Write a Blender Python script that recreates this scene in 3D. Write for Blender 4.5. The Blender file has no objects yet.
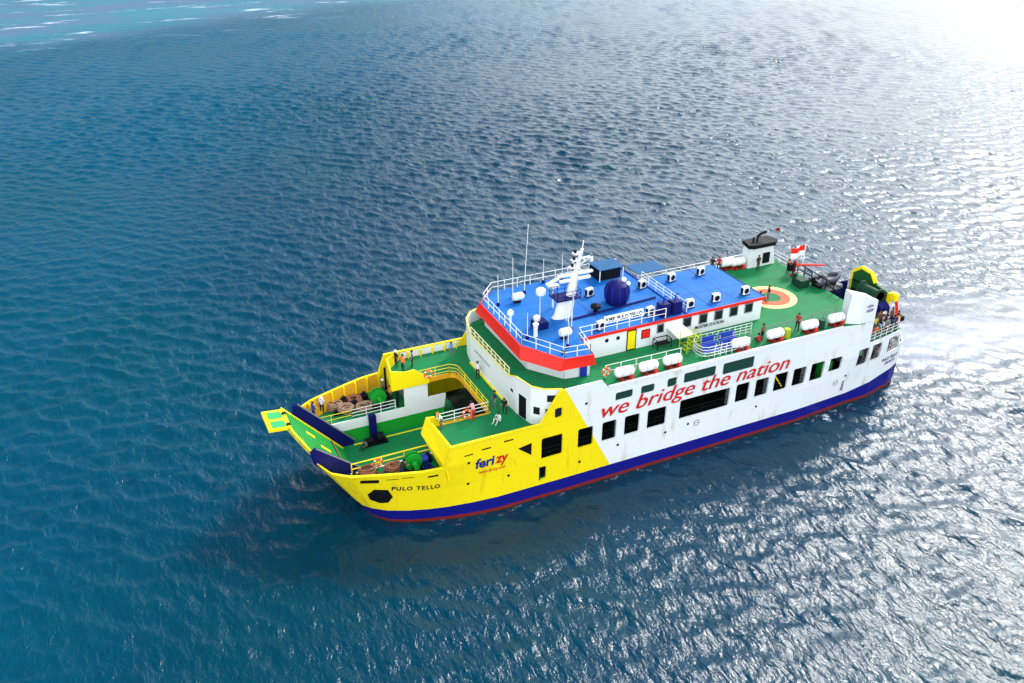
import bpy, bmesh, math, random
import numpy as np
from mathutils import Vector, Matrix
R = math.radians
random.seed(7)
SC = bpy.context.scene
COL = SC.collection

# ------------------------------------------------------------------ camera, sky, sun, exposure
cam_d = bpy.data.cameras.new('camera'); cam = bpy.data.objects.new('camera', cam_d); COL.objects.link(cam)
cam.location = (-10.157, -60.243, 46.7)
cam.rotation_euler = (R(90 - 28.192), 0, R(-25.197))
cam_d.sensor_width = 36; cam_d.lens = 36 * 916 / 1024; cam_d.clip_end = 20000; cam_d.clip_start = 0.5
SC.camera = cam
SUN_AZ, SUN_EL = 62.0, 38.0            # azimuth from +y towards +x
wd = bpy.data.worlds.new('World'); SC.world = wd; wd.use_nodes = True
nt = wd.node_tree
sky = nt.nodes.new('ShaderNodeTexSky'); sky.sky_type = 'NISHITA'; sky.sun_disc = False
sky.sun_elevation = R(SUN_EL); sky.sun_rotation = R(SUN_AZ)
sky.air_density = 1.0; sky.dust_density = 1.2; sky.ozone_density = 2.0
bg = nt.nodes['Background']; bg.inputs[1].default_value = 0.055
hs = nt.nodes.new('ShaderNodeHueSaturation'); hs.inputs['Saturation'].default_value = 1.3
nt.links.new(sky.outputs[0], hs.inputs['Color']); nt.links.new(hs.outputs[0], bg.inputs[0])
# broken bright cloud over the sun side; added fill lobe behind the camera lights the near hull; blue gap towards -x
def cloud_and_fill():
    L = nt.links.new; N = nt.nodes.new
    tc = N('ShaderNodeTexCoord'); nz = N('ShaderNodeTexNoise'); nz.inputs['Scale'].default_value = 2.2; nz.inputs['Detail'].default_value = 5
    L(tc.outputs['Generated'], nz.inputs['Vector'])
    def lobe(vec, p0, p1):
        v = Vector(vec).normalized(); d = N('ShaderNodeVectorMath'); d.operation = 'DOT_PRODUCT'; L(tc.outputs['Generated'], d.inputs[0]); d.inputs[1].default_value = v
        a = N('ShaderNodeMath'); a.operation = 'MULTIPLY_ADD'; L(nz.outputs[0], a.inputs[0]); a.inputs[1].default_value = .35; L(d.outputs['Value'], a.inputs[2])
        m = N('ShaderNodeMapRange'); m.interpolation_type = 'SMOOTHSTEP'; L(a.outputs[0], m.inputs[0]); m.inputs[1].default_value = p0; m.inputs[2].default_value = p1; return m.outputs[0]
    back = lobe((-.43, -.9, .25), .15, .75); side = lobe((.9, .42, .22), .82, 1.16)
    def ms(a, k):
        n = N('ShaderNodeMath'); n.operation = 'MULTIPLY'; L(a, n.inputs[0]); n.inputs[1].default_value = k; return n.outputs[0]
    ad = N('ShaderNodeMath'); ad.operation = 'ADD'; L(ms(back, FILL_BACK), ad.inputs[0]); L(ms(side, CLOUD_SUN), ad.inputs[1])
    b2 = N('ShaderNodeBackground'); b2.inputs[0].default_value = (.95, .98, 1, 1); L(ad.outputs[0], b2.inputs[1])
    add = N('ShaderNodeAddShader'); L(bg.outputs[0], add.inputs[0]); L(b2.outputs[0], add.inputs[1]); L(add.outputs[0], nt.nodes['World Output'].inputs[0])
FILL_BACK, CLOUD_SUN = 1.2, 1.35
cloud_and_fill()
sl = bpy.data.lights.new('sun', 'SUN'); sl.energy = 2.3; sl.angle = R(15); sl.color = (1, .96, .9)
sun = bpy.data.objects.new('sun', sl); COL.objects.link(sun)
sd = Vector((math.sin(R(SUN_AZ)) * math.cos(R(SUN_EL)), math.cos(R(SUN_AZ)) * math.cos(R(SUN_EL)), math.sin(R(SUN_EL))))
sun.rotation_euler = sd.to_track_quat('Z', 'Y').to_euler(); sun.location = (60, 60, 80)
SC.view_settings.view_transform = 'Standard'; SC.view_settings.look = 'None'
SC.view_settings.gamma = 1; SC.view_settings.exposure = 0.9

# ------------------------------------------------------------------ materials
MATS = {}
def plates(t, tc, col, size, b, plane):
    """welded plate seams: thin darker lines, slight tone change from plate to plate, rust along the welds"""
    sp = t.nodes.new('ShaderNodeSeparateXYZ'); t.links.new(tc.outputs['Object'], sp.inputs[0]); cb = t.nodes.new('ShaderNodeCombineXYZ')
    t.links.new(sp.outputs[0], cb.inputs[0]); t.links.new(sp.outputs[1 if plane == 'xy' else 2], cb.inputs[1])
    br = t.nodes.new('ShaderNodeTexBrick'); br.inputs['Scale'].default_value = 1; br.inputs['Brick Width'].default_value = size[0]; br.inputs['Row Height'].default_value = size[1]
    br.inputs['Mortar Size'].default_value = .022; br.inputs['Mortar Smooth'].default_value = .4
    br.inputs['Color1'].default_value = (1, 1, 1, 1); br.inputs['Color2'].default_value = (.88, .9, .9, 1); br.inputs['Mortar'].default_value = (.62, .58, .54, 1)
    t.links.new(cb.outputs[0], br.inputs['Vector'])
    m = t.nodes.new('ShaderNodeMix'); m.data_type = 'RGBA'; m.blend_type = 'MULTIPLY'; m.inputs[0].default_value = .8 if plane == 'xy' else .38
    t.links.new(col, m.inputs[6]); t.links.new(br.outputs['Color'], m.inputs[7])
    # spots of rust and scuffs
    n = t.nodes.new('ShaderNodeTexNoise'); n.inputs['Scale'].default_value = 3.5; n.inputs['Detail'].default_value = 8; n.inputs['Roughness'].default_value = .75
    t.links.new(tc.outputs['Object'], n.inputs['Vector']); r = t.nodes.new('ShaderNodeMapRange'); t.links.new(n.outputs[0], r.inputs[0]); r.inputs[1].default_value = .62; r.inputs[2].default_value = .72; r.inputs[4].default_value = .65
    m2 = t.nodes.new('ShaderNodeMix'); m2.data_type = 'RGBA'; t.links.new(r.outputs[0], m2.inputs[0]); t.links.new(m.outputs[2], m2.inputs[6]); m2.inputs[7].default_value = (.16, .08, .04, 1)
    return m2.outputs[2]
def paint(name, col, rough=.45, wear=.14, metal=0., bump=.0, dirt=None, scale=1.2, seam=None):
    if name in MATS: return MATS[name]
    m = bpy.data.materials.new(name); m.use_nodes = True; t = m.node_tree; b = t.nodes['Principled BSDF']
    tc = t.nodes.new('ShaderNodeTexCoord'); n = t.nodes.new('ShaderNodeTexNoise'); n.inputs['Scale'].default_value = scale
    n.inputs['Detail'].default_value = 6; n.inputs['Roughness'].default_value = .65
    t.links.new(tc.outputs['Object'], n.inputs['Vector'])
    r = t.nodes.new('ShaderNodeValToRGB'); c = Vector(col)
    d = Vector(dirt) if dirt else c * (1 - 2.2 * wear)
    r.color_ramp.elements[0].position = .3; r.color_ramp.elements[1].position = .62
    r.color_ramp.elements[0].color = (*(c * (1 - wear) + d * wear), 1); r.color_ramp.elements[1].color = (*c, 1)
    if dirt:
        e = r.color_ramp.elements.new(.22); e.color = (*(c * .45 + d * .55), 1)
    t.links.new(n.outputs[0], r.inputs[0]); out = r.outputs[0]
    if seam: out = plates(t, tc, out, seam, b, 'xy')
    t.links.new(out, b.inputs['Base Color'])
    b.inputs['Specular IOR Level'].default_value = .12 if rough > .49 else .3; b.inputs['Roughness'].default_value = rough; b.inputs['Metallic'].default_value = metal
    if bump:
        bp = t.nodes.new('ShaderNodeBump'); bp.inputs['Strength'].default_value = .5; bp.inputs['Distance'].default_value = bump
        t.links.new(n.outputs[0], bp.inputs['Height']); t.links.new(bp.outputs[0], b.inputs['Normal'])
    MATS[name] = m; return m
WHITE = paint('white paint', (.8, .82, .82), .4, .1, dirt=(.42, .33, .24), scale=.8)
WHITE2 = paint('white gear paint', (.82, .82, .8), .35, .06)
YEL = paint('yellow paint', (.93, .72, .004), .45, .08, scale=.7)
GREEN = paint('green deck paint', (.003, .2, .06), .65, .42, dirt=(.035, .09, .05), scale=.8, seam=(3.0, 1.5))
GREEN2 = paint('bright green paint', (.01, .33, .03), .45, .2)
BLUE = paint('blue roof paint', (.004, .125, .47), .6, .4, dirt=(.04, .2, .36), scale=.6, seam=(2.2, 1.4))
BLUE2 = paint('blue door paint', (.01, .03, .35), .4, .1)
NAVY = paint('navy paint', (.005, .008, .11), .5, .2)
RED = paint('red fascia paint', (.75, .018, .008), .42, .12)
RED2 = paint('dark red gear paint', (.26, .02, .012), .5, .3)
ORANGE = paint('orange paint', (.85, .14, .02), .5, .1)
DARK = paint('black paint', (.006, .006, .008), .6, .2)
GREY = paint('grey paint', (.2, .21, .22), .5, .2)
GLASS = paint('dark glass', (.01, .014, .018), .08, .05)
GLASSG = paint('green tinted window film', (.012, .05, .035), .2, .2)
ROPE = paint('hemp rope', (.34, .22, .14), .9, .4, scale=12, bump=.03)
ROPER = paint('red rope', (.27, .11, .07), .9, .4, scale=12, bump=.03)
LIME = paint('yellow green paint', (.35, .42, .01), .5, .2)
TXTR = paint('red lettering', (.62, .015, .012), .45, .04)
TXTB = paint('blue lettering', (.012, .02, .2), .45, .04)
TXTK = paint('black lettering', (.02, .02, .02), .5, .04)
SKIN = paint('skin', (.32, .17, .1), .6, .05)
HAIR = paint('black hair', (.012, .01, .01), .6, .05)

def hull_mat():
    m = bpy.data.materials.new('hull paint'); m.use_nodes = True; t = m.node_tree; b = t.nodes['Principled BSDF']
    tc = t.nodes.new('ShaderNodeTexCoord'); sp = t.nodes.new('ShaderNodeSeparateXYZ'); t.links.new(tc.outputs['Object'], sp.inputs[0])
    def math_(op, a, bb):
        n = t.nodes.new('ShaderNodeMath'); n.operation = op
        for i, v in enumerate((a, bb)):
            if isinstance(v, (int, float)): n.inputs[i].default_value = v
            else: t.links.new(v, n.inputs[i])
        return n.outputs[0]
    def mix(f, a, bb):
        n = t.nodes.new('ShaderNodeMix'); n.data_type = 'RGBA'; t.links.new(f, n.inputs[0])
        for i, v in ((6, a), (7, bb)):
            if isinstance(v, tuple): n.inputs[i].default_value = (*v, 1)
            else: t.links.new(v, n.inputs[i])
        return n.outputs[2]
    x, y, z = sp.outputs
    nz = t.nodes.new('ShaderNodeTexNoise'); nz.inputs['Scale'].default_value = 1.1; nz.inputs['Detail'].default_value = 7
    mp = t.nodes.new('ShaderNodeMapping'); mp.inputs['Scale'].default_value = (1.2, 1.2, .35)
    t.links.new(tc.outputs['Object'], mp.inputs[0]); t.links.new(mp.outputs[0], nz.inputs['Vector'])
    f_y = math_('LESS_THAN', math_('ADD', x, math_('MULTIPLY', z, .526)), 24.7)
    c = mix(f_y, (.8, .82, .82), (.93, .72, .004))
    rs = t.nodes.new('ShaderNodeValToRGB'); rs.color_ramp.elements[0].position = .28; rs.color_ramp.elements[1].position = .42
    rs.color_ramp.elements[0].color = (.8, .72, .6, 1); rs.color_ramp.elements[1].color = (1, 1, 1, 1); t.links.new(nz.outputs[0], rs.inputs[0])
    mu = t.nodes.new('ShaderNodeMix'); mu.data_type = 'RGBA'; mu.blend_type = 'MULTIPLY'; mu.inputs[0].default_value = 1
    t.links.new(c, mu.inputs[6]); t.links.new(rs.outputs[0], mu.inputs[7]); c = mu.outputs[2]
    c = plates(t, tc, c, (5.8, 1.75), b, 'xz')
    sheer = math_('ADD', 1.42, math_('MULTIPLY', math_('MAXIMUM', math_('SUBTRACT', x, 50), 0), .12))
    sheer = math_('ADD', sheer, math_('MULTIPLY', math_('MAXIMUM', math_('SUBTRACT', 9, x), 0), .01))
    c = mix(math_('LESS_THAN', z, sheer), c, (.005, .006, .19))
    wob = math_('ADD', .3, math_('MULTIPLY', nz.outputs[0], .12))
    c = mix(math_('LESS_THAN', z, wob), c, (.2, .015, .012))
    c = mix(math_('LESS_THAN', math_('ADD', z, math_('MULTIPLY', nz.outputs[0], .3)), .22), c, (.03, .025, .02))
    t.links.new(c, b.inputs['Base Color']); b.inputs['Roughness'].default_value = .42; b.inputs['Specular IOR Level'].default_value = .3
    bp = t.nodes.new('ShaderNodeBump'); bp.inputs['Distance'].default_value = .03; bp.inputs['Strength'].default_value = .4
    t.links.new(nz.outputs[0], bp.inputs['Height']); t.links.new(bp.outputs[0], b.inputs['Normal'])
    return m
HULL = hull_mat()

# ------------------------------------------------------------------ mesh helpers
class MB:
    def __init__(s): s.v = []; s.f = []
    def add(s, vs, fs):
        o = len(s.v); s.v += [tuple(p) for p in vs]; s.f += [tuple(i + o for i in f) for f in fs]; return s
    def box(s, x0, y0, z0, x1, y1, z1):
        return s.add([(x0,y0,z0),(x1,y0,z0),(x1,y1,z0),(x0,y1,z0),(x0,y0,z1),(x1,y0,z1),(x1,y1,z1),(x0,y1,z1)],
                     [(0,3,2,1),(4,5,6,7),(0,1,5,4),(1,2,6,5),(2,3,7,6),(3,0,4,7)])
    def prism(s, poly, a0, a1, ax=2):
        n = len(poly)
        def P(p, a):
            if ax == 2: return (p[0], p[1], a)
            if ax == 1: return (p[0], a, p[1])
            return (a, p[0], p[1])
        return s.add([P(p, a0) for p in poly] + [P(p, a1) for p in poly],
                     [tuple(range(n))[::-1], tuple(range(n, 2 * n))] + [(i, (i + 1) % n, (i + 1) % n + n, i + n) for i in range(n)])
    def tube(s, pts, r, n=6, r1=None):
        pts = [Vector(p) for p in pts]; m = len(pts); rings = []
        for i, p in enumerate(pts):
            d = (pts[min(i + 1, m - 1)] - pts[max(i - 1, 0)]).normalized()
            u = d.cross(Vector((0, 0, 1)) if abs(d.z) < .9 else Vector((1, 0, 0))).normalized(); w = d.cross(u)
            rr = r if r1 is None else r + (r1 - r) * i / (m - 1)
            rings.append([p + (u * math.cos(2 * math.pi * k / n) + w * math.sin(2 * math.pi * k / n)) * rr for k in range(n)])
        vs = [q for g in rings for q in g]
        fs = [(i * n + k, i * n + (k + 1) % n, (i + 1) * n + (k + 1) % n, (i + 1) * n + k) for i in range(m - 1) for k in range(n)]
        fs += [tuple(range(n))[::-1], tuple(range((m - 1) * n, m * n))]
        return s.add(vs, fs)
    def lathe(s, prof, o=(0, 0, 0), ax='z', n=16):
        vs = []; fs = []; m = len(prof)
        for r, h in prof:
            for k in range(n):
                a = 2 * math.pi * k / n; c, d = r * math.cos(a), r * math.sin(a)
                v = (c, d, h) if ax == 'z' else ((h, c, d) if ax == 'x' else (c, h, d))
                vs.append((v[0] + o[0], v[1] + o[1], v[2] + o[2]))
        for i in range(m - 1):
            for k in range(n): fs.append((i * n + k, i * n + (k + 1) % n, (i + 1) * n + (k + 1) % n, (i + 1) * n + k))
        fs += [tuple(range(n))[::-1], tuple(range((m - 1) * n, m * n))]
        return s.add(vs, fs)
    def sphere(s, c, r, sx=1, sy=1, sz=1, n=12):
        pr = [(max(r * math.sin(math.pi * i / 8), .001), -r * math.cos(math.pi * i / 8)) for i in range(9)]
        t = MB().lathe(pr, n=n)
        return s.add([(c[0] + v[0] * sx, c[1] + v[1] * sy, c[2] + v[2] * sz) for v in t.v], t.f)
    def build(s, name, mat, parent=None, smooth=False, bevel=0):
        me = bpy.data.meshes.new(name); me.from_pydata(s.v, [], s.f)
        bm = bmesh.new(); bm.from_mesh(me)
        if bevel: 
            bmesh.ops.recalc_face_normals(bm, faces=bm.faces)
            bmesh.ops.bevel(bm, geom=list(bm.edges), offset=bevel, segments=2, affect='EDGES', clamp_overlap=True)
        bmesh.ops.recalc_face_normals(bm, faces=bm.faces); bm.to_mesh(me); bm.free()
        if smooth:
            me.shade_smooth()
            me.set_sharp_from_angle(angle=R(40))
        me.materials.append(mat)
        o = bpy.data.objects.new(name, me); COL.objects.link(o)
        if parent: o.parent = parent
        return o

def tag(o, label=None, cat=None, group=None, kind=None):
    if label: o['label'] = label
    if cat: o['category'] = cat
    if group: o['group'] = group
    if kind: o['kind'] = kind
    return o
def empty(name, loc=(0, 0, 0), rz=0):
    o = bpy.data.objects.new(name, None); COL.objects.link(o); o.location = loc; o.rotation_euler = (0, 0, rz); o.empty_display_size = .3
    return o
def copy_tree(o, parent=None):
    c = o.copy(); COL.objects.link(c); c.parent = parent
    for ch in list(o.children): copy_tree(ch, c)
    return c

def text_mesh(s, bold=.0, shear=0., space=1.):
    cu = bpy.data.curves.new('lettering', 'FONT'); cu.body = s; cu.offset = bold; cu.shear = shear; cu.space_character = space
    cu.resolution_u = 4
    o = bpy.data.objects.new('lettering', cu); COL.objects.link(o)
    dg = bpy.context.evaluated_depsgraph_get(); dg.update()
    me = bpy.data.meshes.new_from_object(o.evaluated_get(dg))
    v = [tuple(p.co) for p in me.vertices]; f = [tuple(p.vertices) for p in me.polygons]
    bpy.data.objects.remove(o); bpy.data.meshes.remove(me); bpy.data.curves.remove(cu)
    return v, f
def lettering(s, fn, width, height, mat, parent, bold=.0, shear=0., space=1., name='lettering'):
    words = s.split(' ')
    if len(words) < 2: return lettering_word(s, fn, width, height, mat, parent, bold, shear, space)
    full = text_mesh(s, bold, shear, space)[0]; x0 = min(p[0] for p in full); k = width / (max(p[0] for p in full) - x0); out = None
    for i, w in enumerate(words):
        head = text_mesh(' '.join(words[:i + 1]), bold, shear, space)[0]; one = text_mesh(w, bold, shear, space)[0]
        wd_ = (max(p[0] for p in one) - min(p[0] for p in one)) * k; off = (max(p[0] for p in head) - x0) * k - wd_
        out = lettering_word(w, lambda u, v, off=off: fn(u + off, v), wd_, height, mat, parent, bold, shear, space)
    return out
def lettering_word(s, fn, width, height, mat, parent, bold=.0, shear=0., space=1., name='lettering', ref=None):
    """fit text to width; height = cap height in metres; fn(u,v) -> 3D point. thin plate with real thickness"""
    v, f = text_mesh(s, bold, shear, space)
    x0 = min(p[0] for p in v); x1 = max(p[0] for p in v)
    sx = width / (x1 - x0); sy = height / .7
    mb = MB(); n = len(v)
    vs = [fn((p[0] - x0) * sx, p[1] * sy) for p in v]
    mb.add(vs, f)
    return mb.build(name, mat, parent)

def railing(path, h=1.05, sp=1.5, rails=3, r=.035, closed=False, mb=None, rr=.028):
    mb = mb or MB(); P = [Vector(p) for p in path]
    if closed: P.append(P[0])
    for a, b in zip(P[:-1], P[1:]):
        L = (b - a).length; n = max(1, round(L / sp))
        for i in range(n + 1):
            q = a.lerp(b, i / n); mb.tube([q, q + Vector((0, 0, h))], r, 5)
        for k in range(rails):
            z = h * (k + 1) / rails
            mb.tube([a + Vector((0, 0, z)), b + Vector((0, 0, z))], rr, 5)
    return mb

# ------------------------------------------------------------------ hull
YC = 1.0
COLS = [(.6,3.2,3.28,3.6),(1.3,5.1,3.6,4.5),(2.5,6.05,4.14,5.15),(4.0,6.6,5.1,5.9),(6,7.3,6.6,6.6),(7.65,7.8,8.1,7.1),(9.4,8,9.6,7.45),
        (11.5,8,11.5,7.75),(13.6,8,13.6,7.95),(20,8,20,8),(44,8,44,7.9),(50,8,50,7.55),(53,7.65,53,7.4),(56,7.1,56.3,6.7),(57.3,6.75,57.6,6.2),(58.4,5.6,58.2,5.2)]
CT = np.array(COLS)
def colat(xt):
    return [xt] + [float(np.interp(xt, CT[:, 0], CT[:, k])) for k in (1, 2, 3)]
def hp(xt, z, side=-1, off=0.):
    """point on the plating; xt = station at deck level"""
    a, h1, b, h2 = colat(xt); t = max(0., (5.6 - z) / 4.1)
    x = a + (b - a) * t; h = h1 + (h2 - h1) * t + off
    return (x, YC + side * h, z)
def hxz(x, z, off=0.03, side=-1):
    lo, hi = .6, 58.4
    for _ in range(30):
        m = (lo + hi) / 2
        if hp(m, z)[0] < x: lo = m
        else: hi = m
    return hp((lo + hi) / 2, z, side, off)
def ztop(x):
    tb = [(0, 5.6), (2.5, 5.5), (9.1, 5.55), (9.75, 7.25), (17.3, 7.2), (19.0, 9.88), (22.8, 9.86), (23.4, 9.06), (47.9, 9.06), (51.4, 8.7), (51.45, 6.5), (56.2, 6.5), (56.25, 4.9), (58.4, 4.75)]
    return float(np.interp(x, [p[0] for p in tb], [p[1] for p in tb]))
OPEN = [(17.47,3.9,19.36,5.86),(20.76,3.98,22.16,5.8),(23.0,3.98,24.35,5.82),(25.13,3.98,26.57,5.82),(27.35,3.98,29.2,5.8),(30.55,4.04,35.72,5.94),
        (36.38,4.12,37.8,5.98),(38.48,4.14,39.92,5.94),(40.55,4.16,42.05,5.98),(42.65,4.18,44.13,6.0),(44.68,4.18,46.22,6.04),(46.84,4.62,48.3,6.04),
        (50.3,4.3,51.7,6.1),(52.2,4.35,53.55,6.1),(54.6,4.4,56.6,6.1)]
UPPER = [(24.1,7.62,25.72,8.36),(26.5,7.62,27.8,8.36),(29.05,7.6,29.97,8.42),(30.68,7.58,33.9,8.54),(34.65,7.4,37.94,8.52)]
MISC = [(17.37,1.9,17.94,3.15),(18.6,7.45,19.25,8.35)]
def build_side(side):
    rects = OPEN + UPPER + MISC
    xs = set(c[0] for c in COLS) | {9.1, 9.75, 17.3, 19., 22.8, 23.4, 47.9, 51.4, 51.45, 56.2, 56.25}
    for r in rects: xs |= {r[0], r[2]}
    for x in np.arange(1, 58, 1.0): xs.add(float(x))
    xs = sorted(xs)
    xx = [xs[0]]
    for x in xs[1:]:
        if x - xx[-1] > .012 or x in (51.45, 56.25): xx.append(x)
    xs = xx
    mb = MB(); T = .14
    def quad(a, b, c, d): mb.add([a, b, c, d], [(0, 1, 2, 3)])
    for x0, x1 in zip(xs[:-1], xs[1:]):
        xm = (x0 + x1) / 2
        rs = sorted([r for r in rects if r[0] < xm < r[2]], key=lambda r: r[1])
        for off in (0, -T):
            zcur = -1.5
            segs = []
            for r in rs: segs.append((zcur, r[1])); zcur = r[3]
            segs.append((zcur, None))
            for za, zb in segs:
                zs = [za] + [z for z in (0, 1.5, 3, 4.1, 5.6) if z > za + .01 and (zb is None and z < min(ztop(x0), ztop(x1)) - .01 or zb is not None and z < zb - .01)]
                for q0, q1 in zip(zs, zs[1:] + [zb]):
                    t0 = ztop(x0) if q1 is None else q1; t1 = ztop(x1) if q1 is None else q1
                    quad(hp(x0, q0, side, off), hp(x1, q0, side, off), hp(x1, t1, side, off), hp(x0, t0, side, off))
        # top edge
        quad(hp(x0, ztop(x0), side, 0), hp(x1, ztop(x1), side, 0), hp(x1, ztop(x1), side, -T), hp(x0, ztop(x0), side, -T))
    # reveals and rounded corners
    for r in rects:
        x0, z0, x1, z1 = r
        for a, b in (((x0, z0), (x1, z0)), ((x1, z0), (x1, z1)), ((x1, z1), (x0, z1)), ((x0, z1), (x0, z0))):
            quad(hp(a[0], a[1], side, 0), hp(b[0], b[1], side, 0), hp(b[0], b[1], side, -T), hp(a[0], a[1], side, -T))
        rad = .16
        for cx_, cz_, sx_, sz_ in ((x0, z0, 1, 1), (x1, z0, -1, 1), (x1, z1, -1, -1), (x0, z1, 1, -1)):
            arc = []
            for k in range(5):
                a = math.pi / 2 * k / 4
                arc.append((cx_ + sx_ * rad * (1 - math.cos(a)), cz_ + sz_ * rad * (1 - math.sin(a))))
            for k in range(4):
                for off in (.004, -T + .01):
                    mb.add([hp(cx_, cz_, side, off), hp(*arc[k], side, off), hp(*arc[k + 1], side, off)], [(0, 1, 2)])
                quad(hp(*arc[k], side, .004), hp(*arc[k + 1], side, .004), hp(*arc[k + 1], side, -T + .01), hp(*arc[k], side, -T + .01))
    return mb
def joined(*mbs):
    m = MB()
    for k in mbs: m.add(k.v, k.f)
    return m

F = empty('ferry', (0, 0, 0))
tag(F, 'yellow and white car ferry with green decks and blue roof under way at sea', 'ferry')
h = MB()
for s in (-1, 1):
    q = build_side(s); h.add(q.v, q.f)
# stem face (below the ramp sill), stern transom
zs = [-1.5, 0, 1, 1.95]
for a, b in zip(zs[:-1], zs[1:]):
    h.add([hp(.6, a, -1), hp(.6, a, 1), hp(.6, b, 1), hp(.6, b, -1)], [(0, 1, 2, 3)])
zs = [-1.5, 0, 1.5, 3, 4.4]
for a, b in zip(zs[:-1], zs[1:]):
    h.add([hp(58.4, a, -1), hp(58.4, a, 1), hp(58.4, b, 1), hp(58.4, b, -1)], [(0, 1, 2, 3)])
hull = h.build('hull', HULL, F)
# fittings of the plating: small scuppers, drain holes, slots, anchor pocket
def patch(xa, za, xb, zb, mat, name, off=.02, n=4, poly=None):
    mb = MB()
    if poly:
        cx = sum(p[0] for p in poly) / len(poly); cz = sum(p[1] for p in poly) / len(poly); pp = []
        for i, p in enumerate(poly):
            q = poly[(i + 1) % len(poly)]
            for k in range(3): pp.append((p[0] + (q[0] - p[0]) * k / 3, p[1] + (q[1] - p[1]) * k / 3))
        m_ = len(pp); rg = [[hxz(cx + (p[0] - cx) * f_, cz + (p[1] - cz) * f_, o_) for p in pp] for f_, o_ in ((.02, off), (.35, off), (.7, off), (1, off), (1, -.05))]
        mb.add([p for r_ in rg for p in r_], [(i * m_ + k, i * m_ + (k + 1) % m_, (i + 1) * m_ + (k + 1) % m_, (i + 1) * m_ + k) for i in range(4) for k in range(m_)])
    else:
        for k in range(n):
            u, v = xa + (xb - xa) * k / n, xa + (xb - xa) * (k + 1) / n
            mb.add([hxz(u, za, off), hxz(v, za, off), hxz(v, zb, off), hxz(u, zb, off)], [(0, 1, 2, 3)])
    return mb.build(name, mat, hull)
for (xa, za, xb, zb) in ((10.9,6.14,11.6,6.24),(12.35,6.3,13.1,6.42),(14.2,6.5,15.0,6.62),(6.1,5.1,7.0,5.16),(8.0,4.9,8.8,5.06),(5.0,5.02,5.9,5.08)):
    patch(xa, za, xb, zb, DARK, 'freeing_port')
patch(3.2, 4.75, 4.5, 5.1, DARK, 'fairlead_opening')
for (x, z) in ((11.25,5.45),(11.2,3.4),(14.6,3.2),(24.6,3.2),(29.3,3.1),(31.6,3.3),(38.9,3.1),(21.4,8.1),(49.3,3.6),(21.0,2.6)):
    patch(0, 0, 0, 0, DARK, 'scupper', poly=[(x + .13 * math.cos(a * math.pi / 4), z + .12 * math.sin(a * math.pi / 4)) for a in range(8)], off=.015)
patch(0, 0, 0, 0, DARK, 'anchor_pocket', off=.03, poly=[(3.95,2.7),(4.6,2.35),(5.2,2.45),(5.5,3.1),(5.15,3.9),(4.2,4.0),(3.75,3.35)])
patch(0, 0, 0, 0, DARK, 'hull_recess', off=.015, poly=[(15.4,5.55),(16.6,5.75),(16.58,4.6)])
patch(17.3, 1.86, 17.4, 3.2, DARK, 'recess_frame', n=1)
for (x, z) in ((32.5, 3.2), (48.2, 3.1)):
    mb = MB()
    for k in range(12):
        a0, a1 = 2 * math.pi * k / 12, 2 * math.pi * (k + 1) / 12
        mb.add([hxz(x + r_ * math.cos(a), z + r_ * math.sin(a), .02) for r_, a in ((.3, a0), (.3, a1), (.24, a1), (.24, a0))], [(0, 1, 2, 3)])
    mb.add([hxz(x - .24, z - .03, .02), hxz(x + .24, z - .03, .02), hxz(x + .24, z + .03, .02), hxz(x - .24, z + .03, .02)], [(0, 1, 2, 3)])
    mb.build('load_line_mark', GREY, hull)
# bulwark caps
def capline(x0, x1, side, mat, w=.24, n=24, name='bulwark_cap', zoff=.0):
    mb = MB(); P = []
    for k in range(n + 1):
        x = x0 + (x1 - x0) * k / n; z = ztop(x) + zoff
        P.append((hp(x, z, side, .05), hp(x, z, side, .05 - w)))
    for a, b in zip(P[:-1], P[1:]):
        up = lambda p, d: (p[0], p[1], p[2] + d)
        mb.add([up(a[0], .003), up(b[0], .003), up(b[1], .003), up(a[1], .003), up(a[0], .06), up(b[0], .06), up(b[1], .06), up(a[1], .06)],
               [(0, 1, 2, 3), (4, 5, 6, 7), (0, 1, 5, 4), (2, 3, 7, 6), (1, 2, 6, 5), (0, 3, 7, 4)])
    return mb.build(name, mat, F)
for s in (-1, 1):
    capline(.62, 9.1, s, YEL); capline(9.76, 17.3, s, YEL, n=8); capline(23.5, 47.8, s, WHITE, w=.3, n=4)
# lettering on the side
FT = lambda x0, z0: (lambda u, v: hxz(x0 + u, z0 + v, .03))
n0 = set(hull.children)
lettering('we bridge the nation', lambda u, v: hxz(22.83 + u, 6.36 + v, .05), 19.1, 1.36, TXTR, hull, shear=.3)
for q in [c for c in hull.children if c not in n0]:        # heavier strokes: a second, slightly shifted coat of paint in the same mesh
    bm = bmesh.new(); bm.from_mesh(q.data); g = bmesh.ops.duplicate(bm, geom=list(bm.verts) + list(bm.edges) + list(bm.faces))
    for v_ in g['geom']:
        if isinstance(v_, bmesh.types.BMVert): v_.co.x += .044; v_.co.y -= .004
    bm.to_mesh(q.data); bm.free()
lettering('feri', FT(11.8, 4.72), 1.62, .86, TXTB, hull, bold=.03, shear=.15)
lettering('zy', FT(13.46, 4.75), 1.12, .86, TXTR, hull, bold=.03, shear=.15)
lettering('www.ferizy.com', FT(12.1, 4.12), 2.2, .3, TXTR, hull, bold=.005)
lettering('PULO TELLO', lambda u, v: hxz(5.4 + u, 3.85 + v - u * .06, .03), 3.55, .4, TXTK, hull, bold=.03, space=1.25)
lettering('PULO TELLO', lambda u, v: hxz(54.3 + u, 3.55 + v, .03), 2.5, .36, TXTK, hull, bold=.02)
lettering('JAKARTA', lambda u, v: hxz(54.9 + u, 3.05 + v, .03), 1.7, .32, TXTB, hull, bold=.02)
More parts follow.
